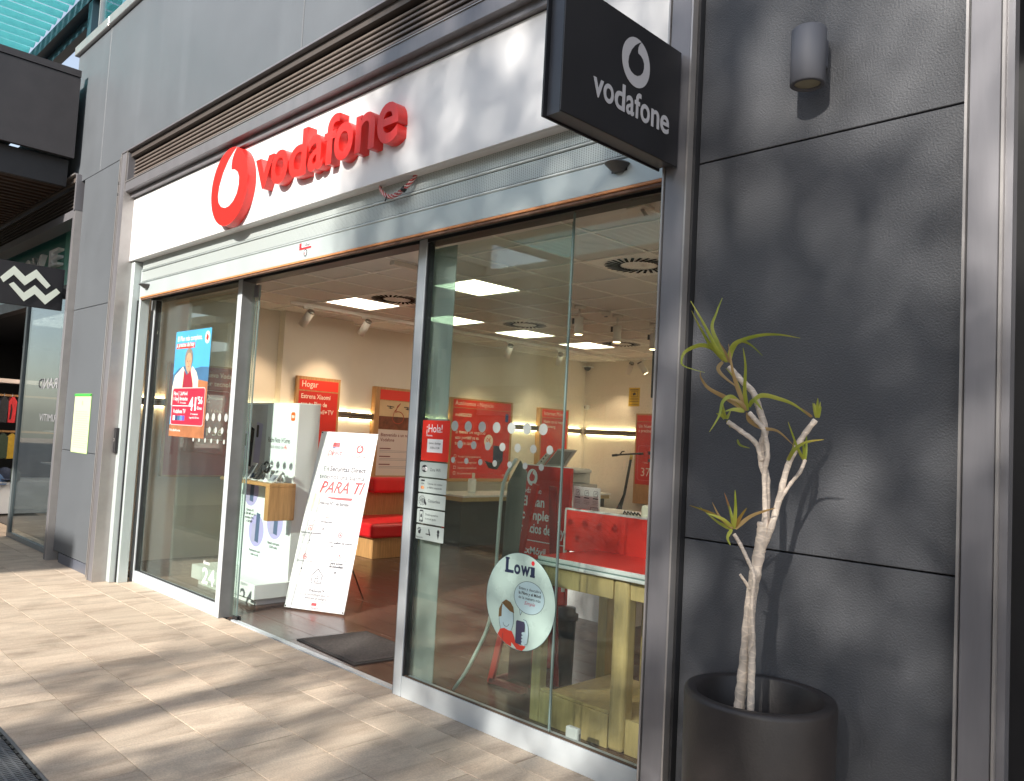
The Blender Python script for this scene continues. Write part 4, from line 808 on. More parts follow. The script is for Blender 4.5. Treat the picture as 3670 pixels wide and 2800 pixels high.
# wall light rail
rl = thing('light_rail', 'grey wall rail with glowing strips above and below, round the shop corner', 'light rail', (-9.25, 5, 1.75))
RAILM = mat('rail_grey', (0.17, 0.14, 0.11), 0.5, 0.2, var=0.1); LED = emat('led_strip', (1.0, 0.78, 0.42), 16)
for (x0, x1, y0, y1) in ((-9.299, -9.235, 2.985, 8.0), (-9.06, -8.998, 1.96, 2.984), (-9.19, -9.13, 0.10, 1.965)):
    bx('rail', RAILM, rl, x0, x1, y0, y1, 1.765, 1.800, 0.003); bx('rail', RAILM, rl, x0, x1-0.008, y0, y1, 1.715, 1.757, 0.003); bx('groove', BLACK, rl, x0, x1-0.03, y0, y1, 1.757, 1.765)
    bx('lit_strip', LED, rl, x0+0.006, x0+0.028, y0+0.01, y1-0.01, 1.8005, 1.804); bx('lit_strip', LED, rl, x0+0.006, x0+0.028, y0+0.01, y1-0.01, 1.7105, 1.7145)
bx('rail', RAILM, rl, -9.23, -1.66, 8.037, 8.099, 1.765, 1.800, 0.003); bx('rail', RAILM, rl, -9.23, -1.66, 8.045, 8.099, 1.705, 1.757, 0.003); bx('groove', BLACK, rl, -9.23, -1.66, 8.065, 8.099, 1.757, 1.765)
bx('lit_strip', LED, rl, -9.2, -1.7, 8.07, 8.093, 1.8005, 1.804); bx('lit_strip', LED, rl, -9.2, -1.7, 8.07, 8.093, 1.6995, 1.7045)

# wall display panels (oak frame, red print)
def wpanel(label, y0, y1, z0, z1, build, x=-9.2, cat='wall panel'):
    t = thing('wall_panel_display', label, cat, (x, (y0+y1)/2, 1.6), 'display panels round the shop walls')
    bx('oak_frame', OAK, t, x-0.098 if x == -9.2 else x-0.05, x, y0, y1, z0, z1, 0.003)
    fr_ = SID(0, 0, x+0.0005); build(fr_, t); return t
def p_hogar(f_, t):
    rect(f_, 2.185, 2.75, 2.035, 2.165, 'header', REDB, t); rect(f_, 2.185, 2.75, 0.95, 2.02, 'print', REDF, t)
    text(f_, 'Hogar', 2.215, 2.075, 0.11, INKC, t, fit=0.23, bold=0.005)
    for k, s_ in enumerate(('Estrena Xiaomi', 'con tu Plan de', 'Fibra+Móvil+TV')): text(f_, s_, 2.215, 1.93-k*0.095, 0.082, INKC, t, fit=(0.42, 0.38, 0.48)[k], bold=0.012)
wpanel('red wall panel headed Hogar behind the phone display', 2.15, 2.785, 0.85, 2.205, p_hogar, x=-8.985)
def p_bien(f_, t):
    rect(f_, 3.575, 4.27, 2.01, 2.15, 'header', REDB, t)
    rect(f_, 3.575, 4.27, 1.60, 2.0, 'sunset_picture', mat('sunset_sky', (0.62, 0.45, 0.26), 0.5, var=0.1), t); rect(f_, 3.575, 4.27, 1.60, 1.78, 'sunset_ground', mat('sunset_ground', (0.16, 0.05, 0.025), 0.6, var=0.5, vscale=8), t, 0.0022)
    line(f_, [(3.90+0.10*math.cos(R(a)), 1.77+0.085*math.sin(R(a))) for a in range(-160, 121, 20)] + [(3.88, 1.93), (3.93, 1.97)], 0.012, 'drop_outline', mat('rust_ink', (0.35, 0.05, 0.02), 0.5), t, 0.004)
    line(f_, [(3.80, 1.74), (3.83, 1.85), (3.93, 1.97)], 0.010, 'drop_outline', MATS['rust_ink'], t, 0.004)
    for u in (3.76, 4.06): line(f_, [(u-0.06, 1.925), (u+0.06, 1.915)], 0.012, 'drone_arm', INK, t, 0.004); line(f_, [(u-0.03, 1.90), (u+0.03, 1.895)], 0.010, 'drone_arm', INK, t, 0.004); line(f_, [(u, 1.925), (u, 1.89)], 0.012, 'drone_body', INK, t, 0.0045)
    rect(f_, 3.575, 4.27, 0.955, 1.595, 'white_print', mat('warm_white_print', (0.62, 0.55, 0.52), 0.5), t)
    text(f_, 'Bienvenido a un nuevo', 3.62, 1.50, 0.066, mat('brown_red_ink', (0.16, 0.03, 0.03), 0.5), t, fit=0.57, bold=0.012); text(f_, 'Vodafone', 3.62, 1.43, 0.066, MATS['brown_red_ink'], t, fit=0.24, bold=0.012)
    for k in range(3):
        z = 1.33-k*0.11
        line(f_, [(3.62, z), (3.80, z)], 0.014, 'small_print', MATS['brown_red_ink'], t, 0.003)
        for q in range(2): line(f_, [(3.62, z-0.03-q*0.02), (4.20-0.1*((k+q) % 2), z-0.03-q*0.02)], 0.006, 'small_print', INKG, t, 0.003)
wpanel('wooden wall panel with sunset picture and white text above red bench', 3.50, 4.35, 0.0, 2.185, p_bien)
def p_auto(f_, t):
    rect(f_, 4.92, 6.15, 1.995, 2.115, 'header', REDB, t); rect(f_, 4.92, 6.15, 0.92, 1.985, 'print', REDF, t)
    text(f_, 'Autónomos - Negocio', 4.96, 2.03, 0.095, INKC, t, fit=0.80); text(f_, 'mi', 4.97, 1.86, 0.075, INKC, t, fit=0.07); text(f_, 'NEGOCIO', 5.05, 1.86, 0.07, INKC, t, fit=0.25, bold=0.025)
    for k, s_ in enumerate(('Si tienes un negocio', 'este portátil ya es', 'tuyo, sin coste')): text(f_, s_, 4.99, 1.60-k*0.085, 0.075, INKC, t, fit=(0.62, 0.48, 0.38)[k], bold=0.008)
    for k in range(4):
        text(f_, ('Portátil última generación', 'Licencia de seguridad', 'Soporte especializado', 'Sin permanencia')[k], 5.07, 1.235-k*0.085, 0.045, INKC, t); line(f_, [(4.99, 1.235-k*0.085), (5.03, 1.235-k*0.085), (5.03, 1.275-k*0.085), (4.99, 1.275-k*0.085), (4.99, 1.235-k*0.085)], 0.006, 'icon', INKC, t, 0.003)
    shp(f_, ell(5.69, 1.50, 0.095, 0.105, 24), 'price_disc', INKC, t, 0.0025); text(f_, '0€', 5.69, 1.485, 0.10, INKR, t, fit=0.10, align='CENTER', d=0.005); text(f_, 'al mes', 5.69, 1.43, 0.035, INK, t, align='CENTER', d=0.005)
    shp(f_, [(5.80, 1.44), (6.02, 1.43), (6.02, 1.20), (5.80, 1.16)], 'laptop_screen', NAVY, t, 0.0025); shp(f_, [(5.62, 1.20), (5.80, 1.16), (6.02, 1.20), (5.90, 1.06), (5.72, 1.08)], 'laptop_base', INK, t, 0.0027)
    shp(f_, rrect(6.03, 6.10, 1.82, 1.95, 0.02), 'badge', mat('eu_blue', (0.02, 0.05, 0.22), 0.5), t, 0.0025); text(f_, 'O', 6.03, 0.955, 0.05, INKC, t)
wpanel('wide red wall panel headed Autónomos - Negocio', 4.87, 6.20, 0.87, 2.14, p_auto)
def p_int(f_, t):
    rect(f_, 6.90, 7.55, 1.955, 2.085, 'header', REDB, t); rect(f_, 6.90, 7.55, 0.92, 1.945, 'print', REDF, t)
    text(f_, 'Internet Móvil', 6.94, 1.99, 0.095, INKC, t, fit=0.50)
    text(f_, 'Hazte con lo mejor', 6.94, 1.86, 0.07, INKC, t, fit=0.52, bold=0.012); text(f_, 'de Samsung', 6.94, 1.78, 0.07, INKC, t, fit=0.30, bold=0.012)
    for k in range(6): line(f_, [(6.92+(0.2+k*0.07)*math.cos(R(a)), 1.30+(0.2+k*0.07)*math.sin(R(a))) for a in range(0, 71, 10)], 0.014, 'swirl', REDB, t, 0.0025) if (0.2+k*0.07) < 0.62 else None
wpanel('red wall panel headed Internet Móvil near the far corner', 6.855, 7.585, 0.87, 2.11, p_int)
def p_nuevo(f_, t):
    rect(f_, 0.62, 1.50, 0.95, 2.20, 'print', REDD, t)
    text(f_, 'Un Nuevo Vodafone', 0.90, 2.085, 0.085, INKC, t, fit=0.56, bold=0.008); text(f_, 'con la mejor tecnología', 0.72, 1.985, 0.085, INKC, t, fit=0.74, bold=0.008)
    q_ = rrect(0.98, 1.34, 1.36, 1.93, 0.03); line(f_, q_+[q_[0]], 0.005, 'outline', INKC, t, 0.003)
    text(f_, '2', 1.04, 1.79, 0.14, INKC, t); text(f_, 'Móvil ilimitadas', 1.10, 1.83, 0.045, INKC, t, fit=0.16); text(f_, '1 Gbps', 1.12, 1.68, 0.05, INKC, t); text(f_, 'Vodafone TV', 1.03, 1.60, 0.055, INKC, t, fit=0.22); text(f_, "41'56", 1.0, 1.41, 0.12, INKC, t, fit=0.28, bold=0.015)
wpanel('deep red wall panel seen through the left window beside the poster', 0.60, 1.52, 0.93, 2.22, p_nuevo, x=-9.10)
t = thing('wall_panel_display', 'red wall panel on the back wall at the right edge of the window', 'wall panel', (-7.8, 8.0, 1.3), 'display panels round the shop walls')
bx('oak_frame', OAK, t, -8.075, -7.3, 8.0, 8.036, 0.60, 2.095, 0.003); f8 = FAC(0, 0, 7.9995)
rect(f8, -8.045, -7.33, 1.965, 2.065, 'header', REDB, t); rect(f8, -8.045, -7.33, 0.92, 1.955, 'print', REDF, t)
text(f8, 'Un Nuevo Móvil', -8.01, 1.86, 0.075, INKC, t, fit=0.46, bold=0.012); text(f8, 'a precios de hoy', -8.01, 1.785, 0.075, INKC, t, fit=0.46, bold=0.012)
q_ = rrect(-8.0, -7.5, 0.99, 1.56, 0.05); line(f8, q_+[q_[0]], 0.006, 'outline', mat('pink_ink', (0.7, 0.2, 0.2), 0.5), t)
text(f8, '1 línea', -7.90, 1.27, 0.04, INKC, t); text(f8, '37', -7.94, 1.06, 0.20, INKC, t); rect(f8, -7.80, -7.73, 1.42, 1.47, 'bar', INKC, t); rect(f8, -7.80, -7.73, 1.30, 1.35, 'bar', INKC, t)

# red bench
be = thing('bench', 'red leather bench with back cushion against the oak panel', 'bench', (-8.5, 3.3, 0))
bx('base', OAK, be, -9.10, -8.17, 2.86, 3.92, 0.0, 0.25, 0.004); bx('seat', REDL, be, -9.10, -8.10, 2.79, 3.95, 0.255, 0.43, 0.035, 3)
bx('backrest', REDL, be, -9.10, -8.90, 3.36, 4.15, 0.735, 0.945, 0.04, 3); bx('back_board', OAK, be, -9.198, -9.10, 3.30, 4.34, 0.251, 0.948)

# long side counter with things on it
dk = thing('side_counter', 'long low side counter with pale top along the left wall', 'counter', (-8.9, 6, 0))
bx('top', WPAINT, dk, -9.16, -8.45, 4.55, 7.9, 0.70, 0.73, 0.003); bx('cabinet', mat('dark_cabinet', (0.05, 0.045, 0.04), 0.4), dk, -9.15, -8.55, 4.62, 7.85, 0.0, 0.699); bx('oak_edge', OAKL, dk, -9.15, -8.47, 4.56, 7.88, 0.64, 0.699)
t = thing('smart_speaker', 'white cylindrical speaker standing on the side counter', 'speaker', (-8.75, 4.98, 0.73))
B().lathe([(0, 0.731), (0.058, 0.731), (0.060, 0.74), (0.060, 0.93), (0.052, 0.945), (0, 0.945)], -8.75, 4.98, 28).build('body', WPAINT, t); B().lathe([(0.061, 0.75), (0.0615, 0.75), (0.0615, 0.757), (0.061, 0.757)], -8.75, 4.98, 28).build('ring', INKG, t)
bx('card', INKC, t, -8.76, -8.70, 4.98, 4.984, 0.946, 1.03)
t = thing('desk_chair', 'red chair tucked at the side counter', 'chair', (-8.0, 6.0, 0))
bx('seat', REDL, t, -8.25, -7.80, 5.75, 6.2, 0.42, 0.48, 0.02, 2); bx('backrest', REDL, t, -7.82, -7.77, 5.77, 6.18, 0.55, 0.85, 0.02, 2)
for sx in (-8.22, -7.83):
    for sy in (5.78, 6.17): B().tube([(sx, sy, 0), (sx, sy, 0.42)], 0.012, 8).build('leg', POST, t)

# front oak table with red top, red screen behind
tb_ = thing('oak_table', 'pale oak display table with red glass top by the window', 'table', (-2.8, 0.5, 0))
TY0, TY1 = 0.35, 0.60
bx('apron', OAKL, tb_, -3.08, -2.575, TY0, TY0+0.05, 0.755, 0.862, 0.002); bx('leg', OAKL, tb_, -2.574, -2.478, TY0-0.002, TY0+0.09, 0.0, 0.862, 0.022, 3); bx('leg', OAKL, tb_, -3.12, -3.055, TY0, TY0+0.06, 0.0, 0.862, 0.004)
bx('side_apron', OAKL, tb_, -2.477, -1.75, TY0+0.02, TY0+0.07, 0.765, 0.862, 0.002)
bx('leg', OAKL, tb_, -2.78, -2.70, 0.90, 0.98, 0.15, 0.862, 0.004)
bx('leg', OAKL, tb_, -3.13, -3.06, 0.94, 1.02, 0.0, 0.862, 0.004)
bx('base_box', OAKL, tb_, -3.054, -2.576, TY0+0.005, TY0+0.03, 0.0, 0.17, 0.002); bx('base_shelf', OAKL, tb_, -3.054, -1.76, TY0+0.031, 1.02, 0.13, 0.155, 0.002); bx('base_side', OAKL, tb_, -2.477, -1.75, TY0+0.02, TY0+0.045, 0.0, 0.17, 0.002)
bx('base_rail', OAKL, tb_, -3.054, -2.576, TY0+0.012, TY0+0.05, 0.171, 0.185, 0.002)
bx('white_tray', WPAINT, tb_, -3.115, -1.74, 0.322, 1.02, 0.863, 0.882, 0.006, 2); bx('white_slab', WPAINT, tb_, -3.098, -1.74, 0.334, 1.01, 0.887, 0.910, 0.003); bx('glass_layer', G_EDGE, tb_, -3.105, -1.74, 0.328, 1.015, 0.8822, 0.8868)
bx('red_top', RED, tb_, -3.085, -1.74, 0.346, 0.999, 0.9102, 0.9125)
bx('screen', RED, tb_, -3.32, -1.74, 0.82, 0.835, 0.88, 1.13, 0.002); bx('screen_edge', WPAINT, tb_, -3.33, -1.74, 0.817, 0.838, 1.1302, 1.142, 0.002); bx('screen_end', WPAINT, tb_, -3.332, -3.321, 0.817, 0.838, 0.62, 1.1298)
fs = FAC(0, 0, 0.8195)
for k in range(9):
    r0 = 0.12+0.028*k; line(fs, [(-3.20+(r0*1.25)*math.cos(R(a)), 0.80+r0*math.sin(R(a))) for a in range(28, 110, 8) if -3.31 < -3.20+r0*1.25*math.cos(R(a)) < -2.4 and 0.80+r0*math.sin(R(a)) > 0.92], 0.006, 'swirl', REDB, tb_, 0.0006, 0.0004)
shp(fs, [(-3.0, 0.93), (-2.93, 0.945), (-2.90, 1.0), (-2.86, 0.99), (-2.84, 1.03), (-2.93, 1.0), (-2.99, 0.97)], 'arrow_mark', REDB, tb_, 0.0007, 0.0004)
t = thing('white_sensor', 'small white sensor box on the window sill, right bottom corner', 'sensor', (-2.59, 0.14, 0))
bx('body', WPAINT, t, -2.655, -2.575, 0.115, 0.15, 0.0, 0.145, 0.01, 2); bx('button', INKG, t, -2.62, -2.612, 0.1135, 0.1148, 0.08, 0.09); bx('side_slot', INKG, t, -2.5745, -2.573, 0.125, 0.14, 0.04, 0.12)

# red totem board with slogan
rb = thing('red_totem', 'tall red advertising board with white slogan behind the window', 'sign board', (-3.9, 1.2, 0))
bx('board', REDF, rb, -4.085, -3.615, 1.185, 1.215, 0.0, 1.372, 0.002); bx('top_edge', WPAINT, rb, -4.087, -3.613, 1.183, 1.217, 1.3725, 1.378)
f9 = FAC(0, 0, 1.1845)
rect(f9, -4.08, -3.62, 0.42, 0.835, 'print_band', REDB, rb); rect(f9, -4.08, -3.62, 0.838, 0.845, 'white_rule', INKW, rb, 0.0012)
shp(f9, ell(-3.972, 1.288, 0.050, 0.060, 28), 'badge_disc', INKW, rb, 0.0012); shp(f9, [(-3.972+a*0.095, 1.288+b_*0.11) for a, b_ in dp], 'badge_drop', INKR, rb, 0.0024)
text(f9, 'vodafone', -4.075, 1.175, 0.062, INKW, rb, fit=0.20)
for k, s_ in enumerate(('El Plan', 'completo,', 'precios de hoy')): text(f9, s_, -4.065, 1.085-k*0.094, 0.098, INKW, rb, fit=(0.22, 0.37, 0.42)[k], bold=0.025)
text(f9, '2xMóvil', -4.03, 0.75, 0.07, INKW, rb, fit=0.22, bold=0.02)
for k in range(9): line(f9, [(-4.02+(0.1+k*0.045)*math.cos(R(a)), 0.12+(0.1+k*0.06)*math.sin(R(a))) for a in range(0, 80, 8) if -4.02+(0.1+k*0.045)*math.cos(R(a)) < -3.63], 0.012, 'swirl', REDB, rb, 0.0012)
# A-frame stand seen from behind, white-edged board and red easel
ea = thing('curved_easel', 'white edged board on a curved leg standing inside the right window', 'sign stand', (-3.6, 0.5, 0))
EP = [(-3.737, 0.345, 0.006), (-3.660, 0.37, 0.13), (-3.60, 0.385, 0.25), (-3.545, 0.40, 0.37), (-3.510, 0.405, 0.48), (-3.492, 0.41, 0.60), (-3.488, 0.41, 0.80), (-3.485, 0.41, 0.95), (-3.465, 0.41, 1.28), (-3.362, 0.405, 1.435)]
B().tube([p + Vector((-0.004, -0.012, 0)) for p in smooth(EP, 3)], 0.011, 6).build('edge_rod', mat('rod_white', (0.85, 0.87, 0.87), 0.5), ea)
bb_ = B(); 
bb_.poly([(-3.478, 0.42, 0.60), (-3.456, 0.42, 1.28), (-3.355, 0.415, 1.428), (-3.30, 0.42, 1.36), (-3.345, 0.43, 0.90), (-3.36, 0.43, 0.60)], (0, 0.006, 0)); bb_.build('board', mat('board_back', (0.20, 0.17, 0.155), 0.4, var=0.1), ea)
re_ = thing('red_easel', 'red metal easel frame behind the round sticker', 'easel', (-3.6, 0.7, 0))
def bar(p, q, w, th, name, m, par):
    p, q = Vector(p), Vector(q); d_ = (q-p).normalized(); s_ = Vector((1, 0, 0)); s_ = (s_ - d_*s_.dot(d_)).normalized()*w/2; n_ = d_.cross(s_).normalized()*th
    B().poly([p-s_, p+s_, q+s_, q-s_], n_).build(name, m, par)
bar((-3.725, 0.62, 0.0), (-3.425, 0.63, 1.28), 0.045, 0.02, 'leg', RED, re_); bar((-3.44, 0.92, 0.0), (-3.36, 0.72, 1.27), 0.06, 0.01, 'leg', REDD, re_)
bar((-3.50, 0.76, 0.0), (-3.50, 0.76, 0.05), 0.03, 0.02, 'foot', REDD, re_); bx('base_rail', REDD, re_, -3.735, -3.44, 0.62, 0.66, 0.0, 0.035, 0.003); bx('base_rail', REDD, re_, -3.735, -3.70, 0.62, 0.98, 0.0, 0.035, 0.003)
bx('lower_panel', mat('wine_panel', (0.08, 0.015, 0.015), 0.4), re_, -3.66, -3.47, 0.72, 0.73, 0.035, 0.30)
st = thing('waste_bin', 'dark slim waste bin partly hidden by the round sticker', 'bin', (-3.45, 1.0, 0))
B().lathe([(0, 0.0), (0.062, 0.0), (0.070, 0.40), (0.085, 0.405), (0.085, 0.44), (0.066, 0.445), (0.066, 0.48), (0.0, 0.485)], -3.46, 1.02, 24).build('body', mat('bin_black', (0.02, 0.015, 0.02), 0.35), st)
t = thing('red_chair', 'red chair standing behind the oak table legs', 'chair', (-3.5, 2.4, 0))
bx('seat', REDL, t, -3.85, -3.30, 2.2, 2.7, 0.42, 0.50, 0.02, 2); bx('backrest', REDL, t, -3.85, -3.30, 2.71, 2.76, 0.50, 0.90, 0.02, 2)
for sx in (-3.82, -3.33):
    for sy in (2.23, 2.72): bx('leg', RED, t, sx-0.02, sx+0.02, sy-0.02, sy+0.02, 0, 0.42)
# rear counter with copier, boxes, info board
rc = thing('rear_counter', 'white counter carrying the copier and boxes behind the red screen', 'counter', (-4.9, 3.2, 0))
bx('top', WPAINT, rc, -5.50, -4.1, 2.55, 3.3, 0.90, 0.93, 0.003); bx('body', WPAINT, rc, -5.40, -4.15, 2.60, 3.25, 0.0, 0.899)
cp = thing('copier', 'office copier with its lid open behind the red board', 'copier', (-5.2, 3.0, 0.93))
GP = mat('copier_grey', (0.42, 0.41, 0.38), 0.5, var=0.04)
bx('body', GP, cp, -5.52, -5.10, 2.92, 3.22, 0.931, 1.30, 0.01, 2)
B().poly([(-5.475, 2.95, 1.305), (-5.215, 2.95, 1.312), (-5.115, 2.99, 1.474), (-5.345, 2.99, 1.478)], (0.0, 0.03, 0.005)).build('lid', GP, cp); B().poly([(-5.445, 2.953, 1.322), (-5.235, 2.953, 1.328), (-5.15, 2.985, 1.458), (-5.335, 2.985, 1.462)], (0, -0.006, 0)).build('lid_glass', mat('lid_inner', (0.22, 0.21, 0.20), 0.3), cp)
B().poly([(-5.56, 2.90, 1.30), (-5.47, 2.90, 1.30), (-5.40, 2.98, 1.46), (-5.46, 2.98, 1.46)], (0, 0.03, 0)).build('control_panel', GP, cp)
for k in range(4): B().tube([(-5.47+k*0.012, 2.895+k*0.018, 1.345+k*0.03), (-5.47+k*0.012, 2.89+k*0.018, 1.345+k*0.03)], 0.009, 8).build('button', BLACK, cp)
t = thing('small_printer', 'small grey printer stacked on a cardboard box beside the copier', 'printer', (-4.95, 2.8, 1.15))
bx('body', GP, t, -5.06, -4.90, 2.72, 2.92, 1.175, 1.27, 0.008); bx('slot', BLACK, t, -5.055, -4.93, 2.716, 2.7195, 1.20, 1.245); bx('tray', GP, t, -5.06, -4.84, 2.68, 2.92, 1.272, 1.30, 0.004)
t = thing('cardboard_box', 'plain grey box under the small printer', 'box', (-4.95, 2.8, 0.93))
bx('carton', mat('grey_card', (0.36, 0.34, 0.31), 0.7, var=0.05), t, -5.10, -4.79, 2.70, 2.95, 0.931, 1.17, 0.003); bx('hand_hole', INK, t, -4.97, -4.93, 2.698, 2.6995, 1.06, 1.07)
ib = thing('info_board', 'small white board with six outline icons above the red screen', 'info board', (-3.85, 1.6, 0.93))
IX0, IX1, IY = -3.935, -3.68, 1.6
bx('board', WPAINT, ib, IX0, IX1, IY, IY+0.008, 0.93, 1.228, 0.002); bx('foot', WPAINT, ib, IX0, IX1, IY, IY+0.07, 0.90, 0.929); f10 = FAC(0, 0, IY-0.0003)
for k in range(3):
    u = IX0+0.045+k*0.085; q_ = rrect(u-0.018, u+0.018, 1.165, 1.203, 0.006); line(f10, q_+[q_[0]], 0.003, 'icon', INKM, ib, 0.001)
    line(f10, [(u-0.008, 1.175), (u+0.004, 1.195), (u+0.008, 1.18)], 0.003, 'icon_mark', INKM, ib, 0.001); line(f10, [(u-0.022, 1.15), (u+0.022, 1.148)], 0.008, 'caption', INKM, ib, 0.001)
    for j in range(3): line(f10, [(u-0.025, 1.13-j*0.011), (u+0.025, 1.128-j*0.011)], 0.003, 'caption', INKG, ib, 0.001)
q_ = rrect(IX1-0.085, IX1-0.015, 0.955, 1.085, 0.008); line(f10, q_+[q_[0]], 0.003, 'icon', INKM, ib, 0.001); line(f10, [(IX1-0.07, 1.06), (IX1-0.03, 1.06)], 0.005, 'caption', INKM, ib, 0.001)
bx('support', WPAINT, rc, -4.149, -3.4, 1.58, 3.25, 0.865, 0.899); bx('support_leg', WPAINT, rc, -3.50, -3.42, 1.6, 1.68, 0, 0.864)
sz = thing('sanitiser_bottle', 'small pump bottle in front of the icon board', 'bottle', (-3.86, 1.5, 0.93))
B().lathe([(0, 0.90), (0.032, 0.90), (0.034, 0.95), (0.024, 0.985), (0.012, 1.0), (0.012, 1.02), (0, 1.02)], -3.875, 1.52, 18).build('body', mat('pale_liquid', (0.45, 0.52, 0.42), 0.2), sz); B().tube([(-3.875, 1.52, 1.02), (-3.875, 1.52, 1.05), (-3.855, 1.515, 1.065), (-3.84, 1.51, 1.05)], 0.005, 6).build('pump', BLACK, sz)
bx('holder', WPAINT, sz, -3.93, -3.82, 1.49, 1.55, 0.885, 0.899)
blab = ['flat pale box with a dark bow on the counter', 'pale cardboard box in the middle of the counter boxes', 'white box at the right end of the counter boxes']
for q, (x0, x1, y0, y1, h_) in enumerate(((-3.66, -3.42, 1.62, 1.95, 0.055), (-3.62, -3.35, 2.05, 2.35, 0.115), (-3.42, -3.15, 1.75, 2.2, 0.135))):
    t = thing('carton', blab[q], 'box', ((x0+x1)/2, (y0+y1)/2, 0.9), 'boxes on the rear counter')
    bx('carton_body', mat('pale_card', (0.48, 0.44, 0.38), 0.7, var=0.06), t, x0, x1, y0, y1, 0.9, 0.9+h_+0.09, 0.003)
    if q < 2:
        for k in range(5): B().tube([((x0+x1)/2-0.06+k*0.03, (y0+y1)/2, 0.995+h_), ((x0+x1)/2-0.04+k*0.03, (y0+y1)/2-0.02, 1.015+h_), ((x0+x1)/2-0.03+k*0.03, (y0+y1)/2, 0.995+h_)], 0.006, 5).build('bow', BLACK, t)
bx('shelf', WPAINT, rc, -3.4, -2.9, 1.5, 2.6, 0.865, 0.899)
# scooter
sc_ = thing('electric_scooter', 'black electric scooter standing in front of the back wall', 'scooter', (-7.45, 7.0, 0.3))
B().tube([(-7.575, 7.0, 0.60), (-7.50, 7.0, 0.80), (-7.40, 7.0, 1.38)], [0.035, 0.022, 0.020], 10).build('stem', BLACK, sc_); B().tube([(-7.405, 6.999, 1.34), (-7.393, 6.999, 1.41)], 0.024, 10).build('yellow_collar', mat('mustard', (0.5, 0.36, 0.08), 0.5), sc_)
B().tube([(-7.66, 6.86, 1.385), (-7.50, 6.92, 1.41), (-7.39, 7.0, 1.425), (-7.28, 7.14, 1.44)], 0.013, 8).build('handlebar', BLACK, sc_)
B().tube([(-7.66, 6.86, 1.385), (-7.58, 6.89, 1.398)], 0.019, 8).build('grip', BLACK, sc_); B().tube([(-7.33, 7.08, 1.433), (-7.28, 7.14, 1.44)], 0.019, 8).build('grip', BLACK, sc_)
B().tube([(-7.55, 6.90, 1.40), (-7.50, 6.90, 1.455), (-7.47, 6.92, 1.46)], 0.010, 6).build('brake_lever', BLACK, sc_)
B().tube([(-7.62, 7.0, 0.42), (-7.60, 7.0, 0.52), (-7.56, 7.0, 0.66)], [0.05, 0.055, 0.03], 10).build('fork', BLACK, sc_)
B().tube([(-7.60+0.11*math.cos(R(a)), 7.0, 0.41+0.11*math.sin(R(a))) for a in range(0, 361, 20)], 0.022, 8, False).build('wheel', BLACK, sc_)
bx('deck', BLACK, sc_, -7.66, -7.54, 7.05, 7.75, 0.40, 0.44, 0.01); B().tube([(-7.60, 7.72+0.0, 0.41), (-7.60, 7.76, 0.41)], 0.10, 16).build('wheel', BLACK, sc_)
bx('price_tag', INKC, sc_, -7.515, -7.475, 6.96, 6.962, 1.17, 1.32)
pd = thing('display_plinth', 'low pale plinth carrying the electric scooter', 'plinth', (-7.6, 7.3, 0)); bx('block', WPAINT, pd, -7.95, -7.2, 6.75, 7.95, 0, 0.298)
# yellow notice, alarm sensor and cable, dome camera on the back wall
t = thing('camera_notice', 'yellow video surveillance notice on the back wall', 'notice', (-8.2, 8.1, 2.4)); fY = FAC(0, 0, 8.0985)
rect(fY, -8.316, -8.088, 2.22, 2.538, 'sheet', mat('notice_yellow', (0.62, 0.40, 0.03), 0.5), t); rect(fY, -8.27, -8.13, 2.38, 2.475, 'frame', INK, t, 0.0022, 0.0005); rect(fY, -8.265, -8.135, 2.385, 2.47, 'field', MATS['notice_yellow'], t, 0.0029, 0.0005)
shp(fY, [(-8.24, 2.44), (-8.18, 2.45), (-8.165, 2.42), (-8.225, 2.405)], 'camera_icon', INK, t, 0.0036, 0.0005); line(fY, [(-8.20, 2.45), (-8.20, 2.465)], 0.008, 'camera_mount', INK, t, 0.004)
line(fY, [(-8.29, 2.50), (-8.12, 2.50)], 0.014, 'heading', INK, t)
for z in (2.345, 2.30, 2.25): line(fY, [(-8.30, z), (-8.11, z)], 0.007, 'small_print', INK, t)
t = thing('alarm_detector', 'small white wall detector with a thin cable running down', 'detector', (-9.2, 8.05, 2.19))
bx('body', WPAINT, t, -9.25, -9.16, 8.03, 8.095, 2.15, 2.235, 0.008, 2); bx('lens', BLACK, t, -9.235, -9.21, 8.026, 8.0295, 2.17, 2.19); bx('lens', BLACK, t, -9.235, -9.21, 8.026, 8.0295, 2.20, 2.215)
B().tube([(-9.235, 8.09, 2.15), (-9.236, 8.03, 1.83), (-9.24, 8.03, 1.7), (-9.235, 8.08, 1.5), (-9.25, 8.085, 1.12)], 0.004, 5).build('cable', GP, t)
t = thing('dome_camera', 'small dark dome camera high on the back wall', 'camera', (-9.2, 8.0, 2.87))
B().lathe([(0.0, 2.835), (0.03, 2.84), (0.055, 2.865), (0.06, 2.89), (0.065, 2.90), (0, 2.90)], -9.18, 8.0, 18).build('dome', mat('dome_dark', (0.03, 0.03, 0.035), 0.1), t); bx('base', WPAINT, t, -9.25, -9.11, 7.94, 8.09, 2.901, 2.92)
t = thing('hanging_screen', 'black screen hanging from the ceiling at the right edge of the window', 'screen', (-5.3, 5, 2.4))
bx('panel', BLACK, t, -5.68, -4.6, 5.0, 5.05, 2.14, 2.75, 0.004); bx('bracket', POST, t, -5.2, -5.15, 5.02, 5.04, 2.75, 2.993)
